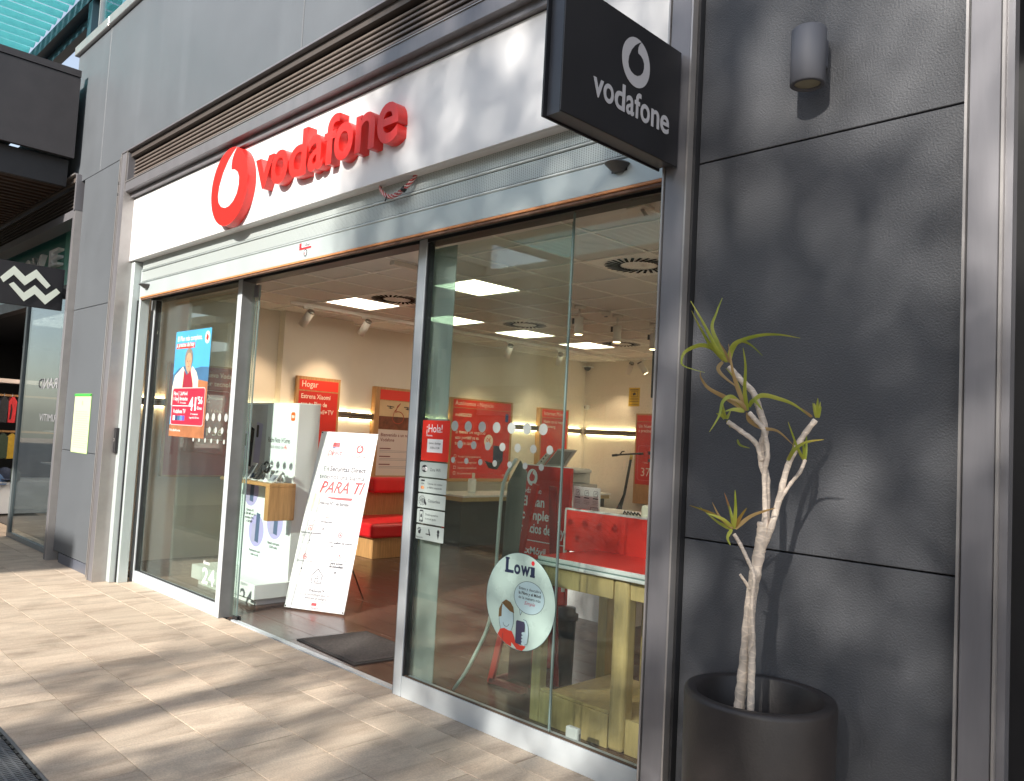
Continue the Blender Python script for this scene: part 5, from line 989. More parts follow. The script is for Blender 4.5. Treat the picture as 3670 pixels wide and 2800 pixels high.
# ceiling tracks and spotlights
tk = thing('spot_track', 'long white lighting track along the left side of the ceiling', 'lighting track', (-8.25, 4, 2.98)); bx('rail', TBAR, tk, -8.265, -8.235, 1.57, 7.6, 2.955, 2.9925, 0.002)
tk2 = thing('spot_track', 'short white lighting track near the back wall', 'lighting track', (-7.6, 7.6, 2.98)); bx('rail', TBAR, tk2, -8.23, -6.8, 7.66, 7.69, 2.955, 2.9925, 0.002)
SPW = mat('spot_white', (0.66, 0.63, 0.58), 0.4); CHR = mat('spot_reflector', (0.35, 0.33, 0.30), 0.15, 0.8)
def trackspot(label, x, y, aim, first=None):
    t = thing('spotlight', label, 'spotlight', (x, y, 2.95), 'white track spotlights'); a = Vector(aim).normalized()
    bx('adapter', SPW, t, x-0.016, x+0.016, y-0.06, y+0.06, 2.925, 2.954, 0.003); B().tube([(x, y, 2.925), (x, y, 2.86)], 0.007, 8).build('arm', SPW, t)
    c_ = Vector((x, y, 2.83)); B().tube([c_-a*0.075, c_+a*0.115], 0.046, 20).build('body', SPW, t); B().tube([c_-a*0.10, c_-a*0.0755], [0.040, 0.044], 16).build('heat_sink', CHR, t)
    B().tube([c_+a*0.1155, c_+a*0.117], 0.038, 16).build('lens', emat('spot_lens', (1.0, 0.72, 0.40), 6), t)
    sd = bpy.data.lights.new('lamp', 'SPOT'); sd.energy = 26; sd.color = (1.0, 0.72, 0.45); sd.spot_size = R(62); sd.spot_blend = 0.8; sd.shadow_soft_size = 0.03
    so = bpy.data.objects.new('lamp', sd); COL.objects.link(so); so.parent = t; so.location = (c_ + a*0.125) - Vector((x, y, 2.95)); so.rotation_euler = (-a).to_track_quat('Z', 'Y').to_euler()
    return t
trackspot('white track spotlight nearest the doorway, aimed at the left wall', -8.25, 1.80, (-0.75, -0.15, -0.85)); trackspot('white track spotlight aimed at the Hogar panel', -8.25, 2.60, (-0.72, -0.1, -0.85))
trackspot('white track spotlight above the wide red panel', -8.25, 5.10, (-0.72, 0.3, -0.9)); trackspot('white track spotlight above the far red panel', -8.25, 6.2, (-0.7, 0.5, -0.8))
trackspot('left of the paired spotlights near the back wall', -8.0, 7.67, (-0.55, 0.25, -0.8)); trackspot('right of the paired spotlights near the back wall', -7.75, 7.67, (0.45, 0.3, -0.85))
dlab = ['white cylinder downlight nearest the glass joint', 'white cylinder downlight in the middle of the row', 'white cylinder downlight at the right end of the row']
for q, y in enumerate((3.40, 4.06, 4.76)):
    t = thing('downlight', dlab[q], 'downlight', (-5.50, y, 3.0), 'cylinder downlights in a row')
    B().tube([(-5.50, y, 2.992), (-5.50, y, 2.955)], [0.06, 0.055], 20).build('rose', SPW, t); B().tube([(-5.50, y, 2.955), (-5.50, y, 2.87)], 0.010, 8).build('stem', SPW, t)
    B().tube([(-5.50, y, 2.875), (-5.50, y, 2.69)], 0.047, 24).build('body', SPW, t); bx('slot', BLACK, t, -5.505-0.045, -5.50-0.03, y-0.052, y-0.040, 2.80, 2.86)
    B().tube([(-5.50, y, 2.6895), (-5.50, y, 2.687)], 0.041, 20).build('lens', emat('warm_lens', (1.0, 0.72, 0.38), 9), t)
t = thing('smoke_detector', 'round white smoke detector between two cylinder downlights', 'smoke detector', (-5.46, 3.80, 3.0)); B().tube([(-5.46, 3.80, 2.992), (-5.46, 3.80, 2.955), (-5.46, 3.80, 2.94)], [0.055, 0.052, 0.03], 20).build('body', SPW, t); B().tube([(-5.46, 3.80, 2.9395), (-5.46, 3.80, 2.93)], 0.018, 12).build('sensor', INKG, t)
t = thing('door_sensor', 'white motion sensor on the ceiling just inside the doorway', 'sensor', (-5.45, 1.1, 3.0))
B().poly([(-5.50, 0.93, 2.992), (-5.50, 0.93, 2.955), (-5.50, 0.97, 2.95), (-5.50, 1.05, 2.955), (-5.50, 1.22, 2.945), (-5.50, 1.23, 2.992)], (0.06, 0, 0)).build('body', SPW, t); bx('lens', BLACK, t, -5.502, -5.5005, 1.13, 1.16, 2.955, 2.975)
t = thing('ceiling_bracket', 'small pale bracket on the ceiling at the top right of the window', 'bracket', (-2.85, 0.86, 3.0)); bx('plate', SPW, t, -2.95, -2.82, 0.80, 0.92, 2.975, 2.993, 0.003); B().tube([(-2.87, 0.86, 2.975), (-2.84, 0.86, 2.93)], 0.012, 8).build('knob', SPW, t)

# ================================================================ STREET THINGS
# blade signs, perpendicular to the wall
BLK = mat('blade_black', (0.012, 0.012, 0.015), 0.42, var=0.15, vscale=3)
bs = thing('blade_sign', 'black projecting sign with white oval emblem, on the right post', 'projecting sign', (-1.85, -0.7, 2.93))
bx('face_panel', BLK, bs, -1.832, -1.824, -1.052, -0.338, 2.682, 3.160, 0.002)
bx('face_panel', BLK, bs, -1.916, -1.908, -1.052, -0.338, 2.682, 3.160, 0.002)
bx('core', mat('blade_core', (0.07, 0.075, 0.09), 0.4, 0.3), bs, -1.9075, -1.8325, -1.030, -0.352, 2.690, 3.152)
bx('bracket', BLK, bs, -1.888, -1.842, -0.3375, -0.20, 2.862, 2.958, 0.002)
BG = SID(0, 0, -1.8235); BW_ = mat('blade_white', (0.50, 0.50, 0.53), 0.4)
def ring_badge(fr, cu, cv, w, h, m, hole, par, d):
    shp(fr, ell(cu, cv, w/2, h/2, 44), 'emblem_disc', m, par, d, 0.0012); shp(fr, [(cu+a*w, cv+b_*h) for a, b_ in dp], 'emblem_drop', hole, par, d+0.0016, 0.0006)
ring_badge(BG, -0.642, 3.003, 0.176, 0.190, BW_, BLK, bs, 0.0008)
xs_ = [('v', -0.888, -0.828, 2.793, 2.862), ('o', -0.828, -0.768, 2.791, 2.864), ('d', -0.762, -0.700, 2.791, 2.893), ('a', -0.692, -0.642, 2.791, 2.864), ('f', -0.640, -0.600, 2.793, 2.893), ('o', -0.602, -0.542, 2.791, 2.864), ('n', -0.532, -0.478, 2.793, 2.864), ('e', -0.470, -0.410, 2.791, 2.864)]
for ch, a, b_, c, d in xs_: glyph(BG, ch, a, b_, c, d, BW_, bs, 0.0012, bold=0.018, d=0.0008)
zs = thing('blade_sign', 'black projecting sign with two pale zigzag bands, over the neighbouring shop', 'projecting sign', (-9.83, -0.65, 2.93))
bx('face_panel', BLK, zs, -9.83, -9.80, -1.05, -0.335, 2.700, 3.160, 0.004); bx('bracket', BLK, zs, -9.86, -9.80, -0.3345, -0.20, 2.84, 2.95)
ZG = SID(0, 0, -9.7995); ZW = mat('zigzag_white', (0.66, 0.72, 0.64), 0.4)
shp(ZG, [(-0.947, 2.969), (-0.913, 2.921), (-0.825, 3.018), (-0.715, 2.92), (-0.616, 3.02), (-0.503, 2.921), (-0.469, 2.959), (-0.619, 3.11), (-0.719, 3.015), (-0.828, 3.111)], 'zigzag_band', ZW, zs, 0.001, 0.012)
shp(ZG, [(-0.862, 2.908), (-0.71, 2.75), (-0.614, 2.843), (-0.505, 2.746), (-0.368, 2.898), (-0.41, 2.937), (-0.509, 2.842), (-0.621, 2.937), (-0.717, 2.839), (-0.822, 2.938)], 'zigzag_band', ZW, zs, 0.001, 0.012)
# cylinder wall lamp
wlp = thing('wall_lamp', 'grey cylinder wall lamp high on the dark wall', 'wall lamp', (-1.272, -0.365, 2.95)); LG = mat('lamp_grey', (0.095, 0.10, 0.12), 0.6, 0.1, var=0.05)
b = B(); b.lathe([(0.0, 3.062), (0.056, 3.062), (0.060, 3.058), (0.060, 2.862), (0.056, 2.859), (0.046, 2.859), (0.046, 2.884)], -1.272, -0.365, 40); b.build('shade', LG, wlp)
B().lathe([(0.0455, 2.868), (0.0, 2.866)], -1.272, -0.365, 32).build('lens', mat('lens_cream', (0.30, 0.28, 0.20), 0.3), wlp); bx('wall_bracket', LG, wlp, -1.306, -1.240, -0.315, -0.2705, 2.945, 3.05, 0.003)
# notice and intercom on the left pillar
t = thing('menu_notice', 'pale green lit notice in a clip on the grey pillar', 'notice', (-9.04, -0.28, 1.48)); FN = FAC(0, 0, -0.2705)
rect(FN, -9.285, -8.785, 1.178, 1.778, 'sheet', mat('notice_paper', (0.66, 0.72, 0.42), 0.5, var=0.02), t, 0.004, 0.002); rect(FN, -9.285, -8.785, 1.762, 1.785, 'clip', mat('clip_green', (0.05, 0.42, 0.06), 0.4), t, 0.0005, 0.012)
rect(FN, -9.292, -8.778, 1.172, 1.79, 'holder', mat('acrylic_green', (0.18, 0.35, 0.12), 0.3), t, 0.0002, 0.003)
shp(FN, ell(-9.035, 1.69, 0.02, 0.025, 10), 'crest', mat('faint_green', (0.45, 0.52, 0.30), 0.6), t, 0.0068, 0.0004)
for k in range(17): line(FN, [(-9.22, 1.60-k*0.023), (-8.87+0.04*((k*7) % 3), 1.60-k*0.023)], 0.005, 'small_print', MATS['faint_green'], t, 0.0068)
t = thing('key_switch', 'dark key switch box on the left side of the shop opening', 'key switch', (-8.14, -0.23, 1.34)); bx('box', DARKM, t, -8.154, -8.11, -0.245, -0.206, 1.22, 1.46, 0.003); bx('lock', POST_E, t, -8.145, -8.12, -0.250, -0.2455, 1.33, 1.36); bx('slot', BLACK, t, -8.138, -8.127, -0.253, -0.2505, 1.34, 1.35)

# planter and dragon tree
pt = thing('planter', 'large round dark planter standing against the dark wall', 'planter', (-1.29, -0.535, 0)); POTM = mat('planter_dark', (0.030, 0.025, 0.024), 0.45, var=0.35, vscale=4, bump=0.0006, bscale=120)
B().lathe([(0.0, 0.0), (0.222, 0.0), (0.230, 0.02), (0.236, 0.40), (0.240, 0.755), (0.236, 0.768), (0.226, 0.770), (0.205, 0.769), (0.199, 0.762), (0.195, 0.55), (0.195, 0.50)], -1.29, -0.535, 72).build('pot', POTM, pt)
B().lathe([(0.1948, 0.60), (0.0, 0.605)], -1.29, -0.535, 40).build('soil', mat('soil', (0.012, 0.010, 0.009), 0.95, var=0.5, vscale=40, bump=0.006, bscale=60), pt)
BR={'t1':[(-1.369, 0.665), (-1.365, 0.742), (-1.353, 0.882), (-1.342, 1.049), (-1.327, 1.162), (-1.31, 1.274), (-1.308, 1.319)],
't2':[(-1.316, 0.669), (-1.319, 0.781), (-1.323, 0.899), (-1.332, 0.996), (-1.332, 1.095), (-1.328, 1.173)],
't3':[(-1.318, 0.906), (-1.306, 0.947), (-1.312, 1.044), (-1.306, 1.143), (-1.327, 1.195), (-1.358, 1.249), (-1.376, 1.275)],
't4':[(-1.332, 1.095), (-1.343, 1.121), (-1.354, 1.144)],
'b1':[(-1.303, 1.293), (-1.306, 1.457), (-1.323, 1.511), (-1.329, 1.567), (-1.318, 1.628), (-1.342, 1.698), (-1.367, 1.755), (-1.419, 1.802), (-1.462, 1.845)],
'b2':[(-1.295, 1.294), (-1.303, 1.472), (-1.292, 1.543), (-1.306, 1.623), (-1.335, 1.658), (-1.358, 1.683)],
'b3':[(-1.321, 1.522), (-1.342, 1.581), (-1.395, 1.62), (-1.442, 1.65)],
'b4':[(-1.279, 1.301), (-1.259, 1.397), (-1.237, 1.512), (-1.199, 1.602), (-1.158, 1.666)],
'b5':[(-1.254, 1.397), (-1.227, 1.453), (-1.203, 1.494), (-1.194, 1.534)]}
LV=[[(-1.474, 1.864), (-1.497, 1.904), (-1.533, 1.987), (-1.579, 2.077)],
[(-1.468, 1.863), (-1.513, 1.927), (-1.549, 1.993), (-1.539, 2.047), (-1.523, 2.103)],
[(-1.485, 1.869), (-1.525, 1.922), (-1.555, 1.983), (-1.578, 2.043)],
[(-1.48, 1.869), (-1.524, 1.911), (-1.567, 1.924), (-1.617, 1.904), (-1.627, 1.874), (-1.608, 1.846), (-1.514, 1.819)],
[(-1.462, 1.863), (-1.456, 1.908), (-1.433, 1.937), (-1.396, 1.924), (-1.352, 1.884)],
[(-1.47, 1.869), (-1.453, 1.919), (-1.408, 1.94), (-1.341, 1.952), (-1.275, 1.949), (-1.204, 1.934)],
[(-1.489, 1.864), (-1.506, 1.84), (-1.478, 1.808), (-1.412, 1.763)],
[(-1.462, 1.861), (-1.458, 1.892), (-1.465, 1.93)],
[(-1.373, 1.693), (-1.394, 1.744), (-1.419, 1.796), (-1.462, 1.839)],
[(-1.364, 1.69), (-1.369, 1.755), (-1.361, 1.837), (-1.364, 1.899)],
[(-1.373, 1.693), (-1.411, 1.734), (-1.433, 1.718), (-1.434, 1.666), (-1.455, 1.611)],
[(-1.37, 1.695), (-1.395, 1.765), (-1.408, 1.828), (-1.416, 1.914)],
[(-1.359, 1.703), (-1.332, 1.724), (-1.29, 1.69)],
[(-1.359, 1.708), (-1.322, 1.742), (-1.257, 1.73), (-1.21, 1.71), (-1.168, 1.676)],
[(-1.364, 1.683), (-1.36, 1.657), (-1.318, 1.633), (-1.264, 1.624), (-1.213, 1.581)],
[(-1.381, 1.693), (-1.434, 1.731), (-1.491, 1.763), (-1.51, 1.798), (-1.499, 1.819)],
[(-1.367, 1.69), (-1.388, 1.718), (-1.422, 1.729)],
[(-1.375, 1.688), (-1.404, 1.692), (-1.426, 1.684)],
[(-1.454, 1.66), (-1.465, 1.713)],
[(-1.457, 1.66), (-1.485, 1.691)],
[(-1.448, 1.66), (-1.438, 1.697)],
[(-1.454, 1.666), (-1.478, 1.678)],
[(-1.445, 1.655), (-1.438, 1.629)],
[(-1.451, 1.663), (-1.459, 1.7)],
[(-1.154, 1.674), (-1.169, 1.722)],
[(-1.154, 1.674), (-1.147, 1.737)],
[(-1.152, 1.674), (-1.138, 1.71)],
[(-1.155, 1.674), (-1.159, 1.72)],
[(-1.158, 1.674), (-1.171, 1.7)],
[(-1.153, 1.674), (-1.152, 1.727)],
[(-1.444, 1.59), (-1.41, 1.572), (-1.354, 1.563)],
[(-1.196, 1.529), (-1.205, 1.577), (-1.219, 1.655)],
[(-1.195, 1.529), (-1.193, 1.578), (-1.197, 1.631)],
[(-1.196, 1.529), (-1.2, 1.572), (-1.208, 1.626)],
[(-1.193, 1.531), (-1.17, 1.564), (-1.126, 1.59), (-1.065, 1.6)],
[(-1.196, 1.529), (-1.189, 1.563), (-1.192, 1.607)],
[(-1.382, 1.289), (-1.451, 1.307), (-1.533, 1.351)],
[(-1.38, 1.292), (-1.435, 1.334), (-1.512, 1.358)],
[(-1.378, 1.292), (-1.401, 1.343), (-1.438, 1.406)],
[(-1.377, 1.292), (-1.363, 1.357), (-1.357, 1.423)],
[(-1.38, 1.292), (-1.412, 1.326), (-1.428, 1.376)],
[(-1.374, 1.295), (-1.351, 1.333), (-1.324, 1.367)],
[(-1.371, 1.293), (-1.318, 1.341), (-1.24, 1.374)],
[(-1.385, 1.289), (-1.387, 1.263), (-1.364, 1.241)],
[(-1.383, 1.294), (-1.401, 1.323), (-1.441, 1.339)],
[(-1.374, 1.292), (-1.384, 1.324), (-1.397, 1.364)]]
BARK = bpy.data.materials.new('dragon_tree_bark'); BARK.use_nodes = True
def bark(m):
    n = m.node_tree.nodes; l = m.node_tree.links; b = n['Principled BSDF']; b.inputs['Roughness'].default_value = 0.75
    tc = n.new('ShaderNodeTexCoord'); mp = n.new('ShaderNodeMapping'); mp.inputs['Scale'].default_value = (18, 18, 42); l.new(tc.outputs['Object'], mp.inputs[0])
    v = n.new('ShaderNodeTexVoronoi'); v.feature = 'DISTANCE_TO_EDGE'; v.inputs['Scale'].default_value = 1.0; l.new(mp.outputs[0], v.inputs['Vector'])
    cr = n.new('ShaderNodeValToRGB'); e = cr.color_ramp.elements; e[0].position = 0.0; e[0].color = (0.74, 0.63, 0.52, 1); e[1].position = 0.12; e[1].color = (0.56, 0.475, 0.40, 1)
    l.new(v.outputs['Distance'], cr.inputs[0])
    nz = n.new('ShaderNodeTexNoise'); nz.inputs['Scale'].default_value = 14; nz.inputs['Detail'].default_value = 5; l.new(tc.outputs['Object'], nz.inputs['Vector'])
    mr = n.new('ShaderNodeMapRange'); mr.inputs['From Min'].default_value = 0.3; mr.inputs['From Max'].default_value = 0.7; mr.inputs['To Min'].default_value = 0.7; mr.inputs['To Max'].default_value = 1.3; l.new(nz.outputs['Fac'], mr.inputs['Value'])
    vm = n.new('ShaderNodeVectorMath'); vm.operation = 'SCALE'; l.new(cr.outputs[0], vm.inputs[0]); l.new(mr.outputs[0], vm.inputs['Scale']); l.new(vm.outputs[0], b.inputs['Base Color'])
    bp = n.new('ShaderNodeBump'); bp.inputs['Distance'].default_value = 0.0015; l.new(v.outputs['Distance'], bp.inputs['Height']); bp.invert = True; l.new(bp.outputs[0], b.inputs['Normal'])
bark(BARK)
def leafmat(name, c0, c1, trans=0.25):
    m = bpy.data.materials.new(name); m.use_nodes = True; n = m.node_tree.nodes; l = m.node_tree.links; b = n['Principled BSDF']
    tc = n.new('ShaderNodeTexCoord'); nz = n.new('ShaderNodeTexNoise'); nz.inputs['Scale'].default_value = 9; l.new(tc.outputs['Object'], nz.inputs['Vector'])
    cr = n.new('ShaderNodeValToRGB'); e = cr.color_ramp.elements; e[0].position = 0.35; e[0].color = (*c0, 1); e[1].position = 0.65; e[1].color = (*c1, 1); l.new(nz.outputs['Fac'], cr.inputs[0]); l.new(cr.outputs[0], b.inputs['Base Color'])
    b.inputs['Roughness'].default_value = 0.45
    tr = n.new('ShaderNodeBsdfTranslucent'); l.new(cr.outputs[0], tr.inputs[0]); mx = n.new('ShaderNodeMixShader'); mx.inputs[0].default_value = trans
    l.new(b.outputs[0], mx.inputs[1]); l.new(tr.outputs[0], mx.inputs[2]); l.new(mx.outputs[0], n['Material Output'].inputs[0]); return m
LF_G = leafmat('dragon_leaf', (0.26, 0.32, 0.03), (0.48, 0.47, 0.08)); LF_D = leafmat('dry_leaf', (0.38, 0.24, 0.09), (0.50, 0.36, 0.17)); LF_R = leafmat('red_edged_leaf', (0.20, 0.22, 0.03), (0.36, 0.16, 0.05))
dr = thing('dragon_tree', 'bare limbed dragon tree with pale trunks growing in the dark planter', 'potted tree', (-1.33, -0.535, 0.56))
rad = dict(t1=(0.0175, 0.0205), t2=(0.0118, 0.0125), t3=(0.0065, 0.0065), t4=(0.006, 0.004), b1=(0.0138, 0.0098), b2=(0.0085, 0.0078), b3=(0.0085, 0.0082), b4=(0.0115, 0.0090), b5=(0.0065, 0.006))
yend = dict(t1=(-0.52, -0.51), t2=(-0.54, -0.515), t3=(-0.555, -0.58), t4=(-0.54, -0.57), b1=(-0.505, -0.50), b2=(-0.52, -0.54), b3=(-0.51, -0.53), b4=(-0.515, -0.47), b5=(-0.505, -0.46))
for k_, pts in BR.items():
    n_ = len(pts); y0, y1 = yend[k_]
    P = [(x, y0+(y1-y0)*i/(n_-1), z) for i, (x, z) in enumerate(pts)]
    if k_ in ('b1', 'b2', 'b4'): P.insert(0, (-1.312, -0.512, 1.22))
    if k_ == 'b5': P.insert(0, (-1.262, -0.508, 1.37))
    if k_ in ('t1', 't2'): P.insert(0, (P[0][0]-0.006, y0-0.002, 0.555))
    S = smooth(P, 7); r0, r1 = rad[k_]
    rr = [(r0+(r1-r0)*i/(len(S)-1))*(1+0.07*math.sin(i*1.9)+0.05*random.uniform(-1, 1)) for i in range(len(S))]
    B().tube(S, rr, 12).build('trunk' if k_[0] == 't' else 'branch', BARK, dr)
def leaf_strip(pts, w, y0, dy, m, twist=0.6):
    n_ = len(pts); S = smooth([(x, y0+dy*(i/(n_-1)), z) for i, (x, z) in enumerate(pts)], 6); N = len(S); b = B(); rows_ = []
    for i, p in enumerate(S):
        t_ = (S[min(i+1, N-1)]-S[max(i-1, 0)]).normalized(); s = i/(N-1)
        ww = w*(0.55+0.45*min(1, s*4))*max(0.10, (1-s)**0.65)
        side = t_.cross(Vector((0, -1, 0))).normalized(); side = (side*math.cos(twist*s) + Vector((0, 1, 0))*math.sin(twist*s)*0.9)
        up = side.cross(t_)*ww*0.25
        rows_.append([b.bm.verts.new(p-side*ww), b.bm.verts.new(p+up), b.bm.verts.new(p+side*ww)])
    for i in range(N-1):
        for k in range(2):
            f = b.bm.faces.new((rows_[i][k], rows_[i][k+1], rows_[i+1][k+1], rows_[i+1][k])); f.smooth = True
    return b.build('leaf', m, dr)
dry = {6, 7, 14, 15, 16, 28, 40, 42, 11}; red = {34, 35, 38, 41, 37}
for i, l_ in enumerate(LV):
    short = 18 <= i <= 27; y0 = -0.50 if i < 8 else -0.54 if i < 18 else -0.53 if i < 24 else -0.47 if i < 28 else -0.50 if i < 29 else -0.46 if i < 34 else -0.58
    w = 0.0095 if i < 18 else 0.0080 if short else 0.0065 if i < 34 else 0.0085
    if i in (40, 28): w = 0.007
    leaf_strip(l_, w, y0, random.uniform(-0.09, 0.05) if not short else random.uniform(-0.02, 0.02), LF_D if i in dry else LF_R if i in red else LF_G, random.uniform(-0.9, 0.9))

# ================================================================ NEIGHBOURING SHOP (left)
cn = thing('canopy', 'dark canopy box jutting out over the neighbouring shop', 'canopy', (-12, -2, 4.8)); CANM = mat('canopy_dark', (0.040, 0.037, 0.040), 0.5, var=0.12)
bx('fascia', CANM, cn, -9.86, -9.80, -6.0, -0.345, 4.42, 5.335); bx('top_strip', CANM, cn, -9.90, -9.79, -6.0, -0.345, 5.345, 5.42); bx('roof', CANM, cn, -20, -9.861, -6.0, -0.345, 5.25, 5.34)
bx('lower_fascia', DARKM, cn, -10.0, -9.94, -6.0, -0.36, 4.12, 4.419)
for i in range(34): bx('soffit_slat', mat('soffit_wood', (0.055, 0.030, 0.018), 0.6, var=0.2), cn, -10.12-i*0.16, -10.05-i*0.16, -6.0, -0.36, 4.13, 4.20)
bx('soffit', BLACK, cn, -20, -10.001, -6.0, -0.36, 4.30, 4.40); bx('front_beam', CANM, cn, -20, -9.861, -6.1, -6.0, 4.12, 5.33)
nw = thing('neighbour_wall', 'dark wall and louvre above the neighbouring shop', 'wall', (-13, -0.2, 3.9))
bx('top_edge', POST_E, nw, -16, -9.76, -0.336, -0.20, 4.235, 4.25); bx('box', LOUV, nw, -16, -9.76, -0.30, -0.27, 4.17, 4.234)
bx('wall_panel', CLAD_S, nw, -20, -10.21, -0.268, 0.3, 4.26, 5.2); bx('back', BLACK, nw, -16, -9.72, -0.15, -0.1, 3.84, 4.17); bx('side', POST, nw, -9.76, -9.715, -0.32, -0.1, 3.78, 4.234)
for i in range(7): bx('slat', LOUV, nw, -16, -9.765, -0.262, -0.20, 3.87+i*0.042, 3.882+i*0.042)
bx('lower_frame', POST, nw, -16, -9.715, -0.325, -0.14, 3.74, 3.83)
GRN = mat('green_fascia', (0.01, 0.20, 0.15), 0.35, var=0.05); MNT = mat('mint_side', (0.15, 0.50, 0.38), 0.4)
ng = thing('green_shop_sign', 'teal green fascia with white raised letters over the neighbouring shop', 'shop sign', (-12, 0, 3.4))
bx('board', GRN, ng, -16, -10.92, -0.05, 0.0, 3.12, 3.90); bx('side_band', MNT, ng, -10.915, -10.70, -0.05, 0.0, 3.10, 3.90); FV = FAC(0, 0, -0.0505)
for ch, a, b_ in (('G', -12.95, -12.72), ('R', -12.66, -12.47), ('O', -12.40, -12.12), ('V', -12.07, -11.62), ('E', -11.30, -10.93)): glyph(FV, ch, a, b_, 3.40 if ch != 'V' else 3.38, 3.61, INKW, ng, 0.07, bold=0.006)
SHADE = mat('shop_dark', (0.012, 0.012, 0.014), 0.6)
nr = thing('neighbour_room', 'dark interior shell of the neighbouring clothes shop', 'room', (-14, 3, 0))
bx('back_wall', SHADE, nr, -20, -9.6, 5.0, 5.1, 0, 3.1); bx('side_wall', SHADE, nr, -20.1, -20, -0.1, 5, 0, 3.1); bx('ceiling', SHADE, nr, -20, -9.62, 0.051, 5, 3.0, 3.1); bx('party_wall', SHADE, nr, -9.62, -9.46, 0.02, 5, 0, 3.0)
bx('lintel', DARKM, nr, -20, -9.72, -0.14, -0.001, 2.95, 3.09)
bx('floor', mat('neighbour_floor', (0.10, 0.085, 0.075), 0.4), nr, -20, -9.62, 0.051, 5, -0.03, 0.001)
vt = thing('vitrine', 'tall glass vitrine with pale frame beside the grey pillar', 'display window', (-10.8, -0.2, 0)); VG = glass('vitrine_glass', (0.66, 0.72, 0.74), 1.5, dust=0.002)
bx('glass', VG, vt, -11.62, -9.74, -0.20, -0.19, 0.06, 2.93); bx('frame', mat('frame_grey', (0.20, 0.23, 0.24), 0.4, 0.3), vt, -11.70, -11.625, -0.22, -0.17, 0, 2.94); bx('frame', MATS['frame_grey'], vt, -11.624, -9.74, -0.22, -0.17, 0, 0.055)
bx('frame', MATS['frame_grey'], vt, -11.624, -9.74, -0.21, -0.18, 2.931, 2.97); bx('shelf', POST_E, vt, -11.55, -9.8, 0.05, 0.35, 1.33, 1.345); bx('shelf', POST_E, vt, -11.55, -9.8, 0.05, 0.35, 1.92, 1.94); bx('shelf', POST_E, vt, -11.55, -9.8, 0.05, 0.35, 0.93, 0.945)
bx('low_box', WPAINT, vt, -9.98, -9.80, -0.12, 0.12, 0.02, 0.86)
FVt = FAC(0, 0, -0.2005)
text(FVt, 'PRIMITIV', -10.02, 1.475, 0.12, INKG, vt, fit=-0.75); text(FVt, 'GRAND', -9.98, 1.86, 0.17, INKG, vt, fit=-0.95, bold=0.01)
nsh = thing('clothes_rack', 'wall of shelves with hanging shirts deep in the neighbouring shop', 'shelving', (-14, 0.6, 0))
bx('pedestal', WPAINT, nsh, -15.0, -14.0, 0.0, 1.6, 0.03, 0.505); bx('shelf', mat('shelf_pink', (0.5, 0.42, 0.38), 0.5), nsh, -14.4, -13.98, 0.0, 1.6, 2.0, 2.06); bx('rail', OAK, nsh, -14.2, -14.17, 0.0, 1.6, 1.80, 1.83); bx('rail', OAK, nsh, -14.2, -14.17, 0.0, 1.6, 1.25, 1.28)
CLO = [mat('cloth%d' % k, c_, 0.85, var=0.2, vscale=30, bump=0.004, bscale=40) for k, c_ in enumerate(((0.02, 0.03, 0.06), (0.015, 0.015, 0.018), (0.45, 0.02, 0.025), (0.02, 0.02, 0.025), (0.05, 0.10, 0.2), (0.03, 0.05, 0.03), (0.4, 0.25, 0.02)))]
cl_lab = ['navy shirt hanging at the left end of the upper rail', 'black shirt hanging on the upper rail', 'bright red shirt with black print on the upper rail', 'black shirt beside the bright red one', 'blue shirt hanging on the lower rail', 'dark green shirt hanging on the lower rail', 'mustard shirt hanging on the lower rail']
for k in range(4):
    y = 0.03+k*0.11; t = thing('shirt', cl_lab[k], 'shirt', (-14.1, y, 1.6), 'clothes hanging in the neighbouring shop')
    B().poly([(-14.05, y-0.02, 1.40), (-14.05, y+0.075, 1.40), (-14.05, y+0.085, 1.72), (-14.05, y+0.05, 1.79), (-14.05, y+0.01, 1.79), (-14.05, y-0.025, 1.72)], (-0.12, 0, 0)).build('garment', CLO[k], t)
    B().tube([(-14.10, y+0.03, 1.79), (-14.12, y+0.03, 1.84)], 0.006, 6).build('hanger', POST_E, t)
    if k == 2: B().poly([(-14.047, y, 1.45), (-14.047, y+0.02, 1.45), (-14.047, y+0.03, 1.60), (-14.047, y+0.012, 1.70)], (0.002, 0, 0)).build('print', BLACK, t)
for k in range(3):
    y = 0.05+k*0.12; t = thing('shirt', cl_lab[4+k], 'shirt', (-14.1, y, 1.1), 'clothes hanging in the neighbouring shop')
    B().poly([(-14.05, y-0.03, 0.85), (-14.05, y+0.09, 0.86), (-14.05, y+0.09, 1.18), (-14.05, y+0.03, 1.24), (-14.05, y-0.03, 1.18)], (-0.12, 0, 0)).build('garment', CLO[4+k if k else 0], t)
for k, (y, z, m_, lab) in enumerate(((0.10, 0.60, CLO[6], 'yellow cap on the white pedestal'), (0.27, 0.62, CLO[0], 'navy cap stacked on the white pedestal'), (0.22, 0.55, CLO[4], 'blue cap low on the white pedestal'), (0.38, 0.60, CLO[5], 'olive cap at the right of the pedestal'))):
    t = thing('cap', lab, 'cap', (-14.1, y, 0.51), 'caps on the pedestal')
    B().lathe([(0.10, z-0.08), (0.105, z), (0.08, z+0.07), (0.03, z+0.10), (0, z+0.105)], -14.12, y, 16).build('crown', m_, t); B().poly([(-14.03, y-0.07, z-0.075), (-13.95, y-0.04, z-0.085), (-13.95, y+0.04, z-0.085), (-14.03, y+0.07, z-0.075)], (0, 0, 0.008)).build('brim', m_, t)
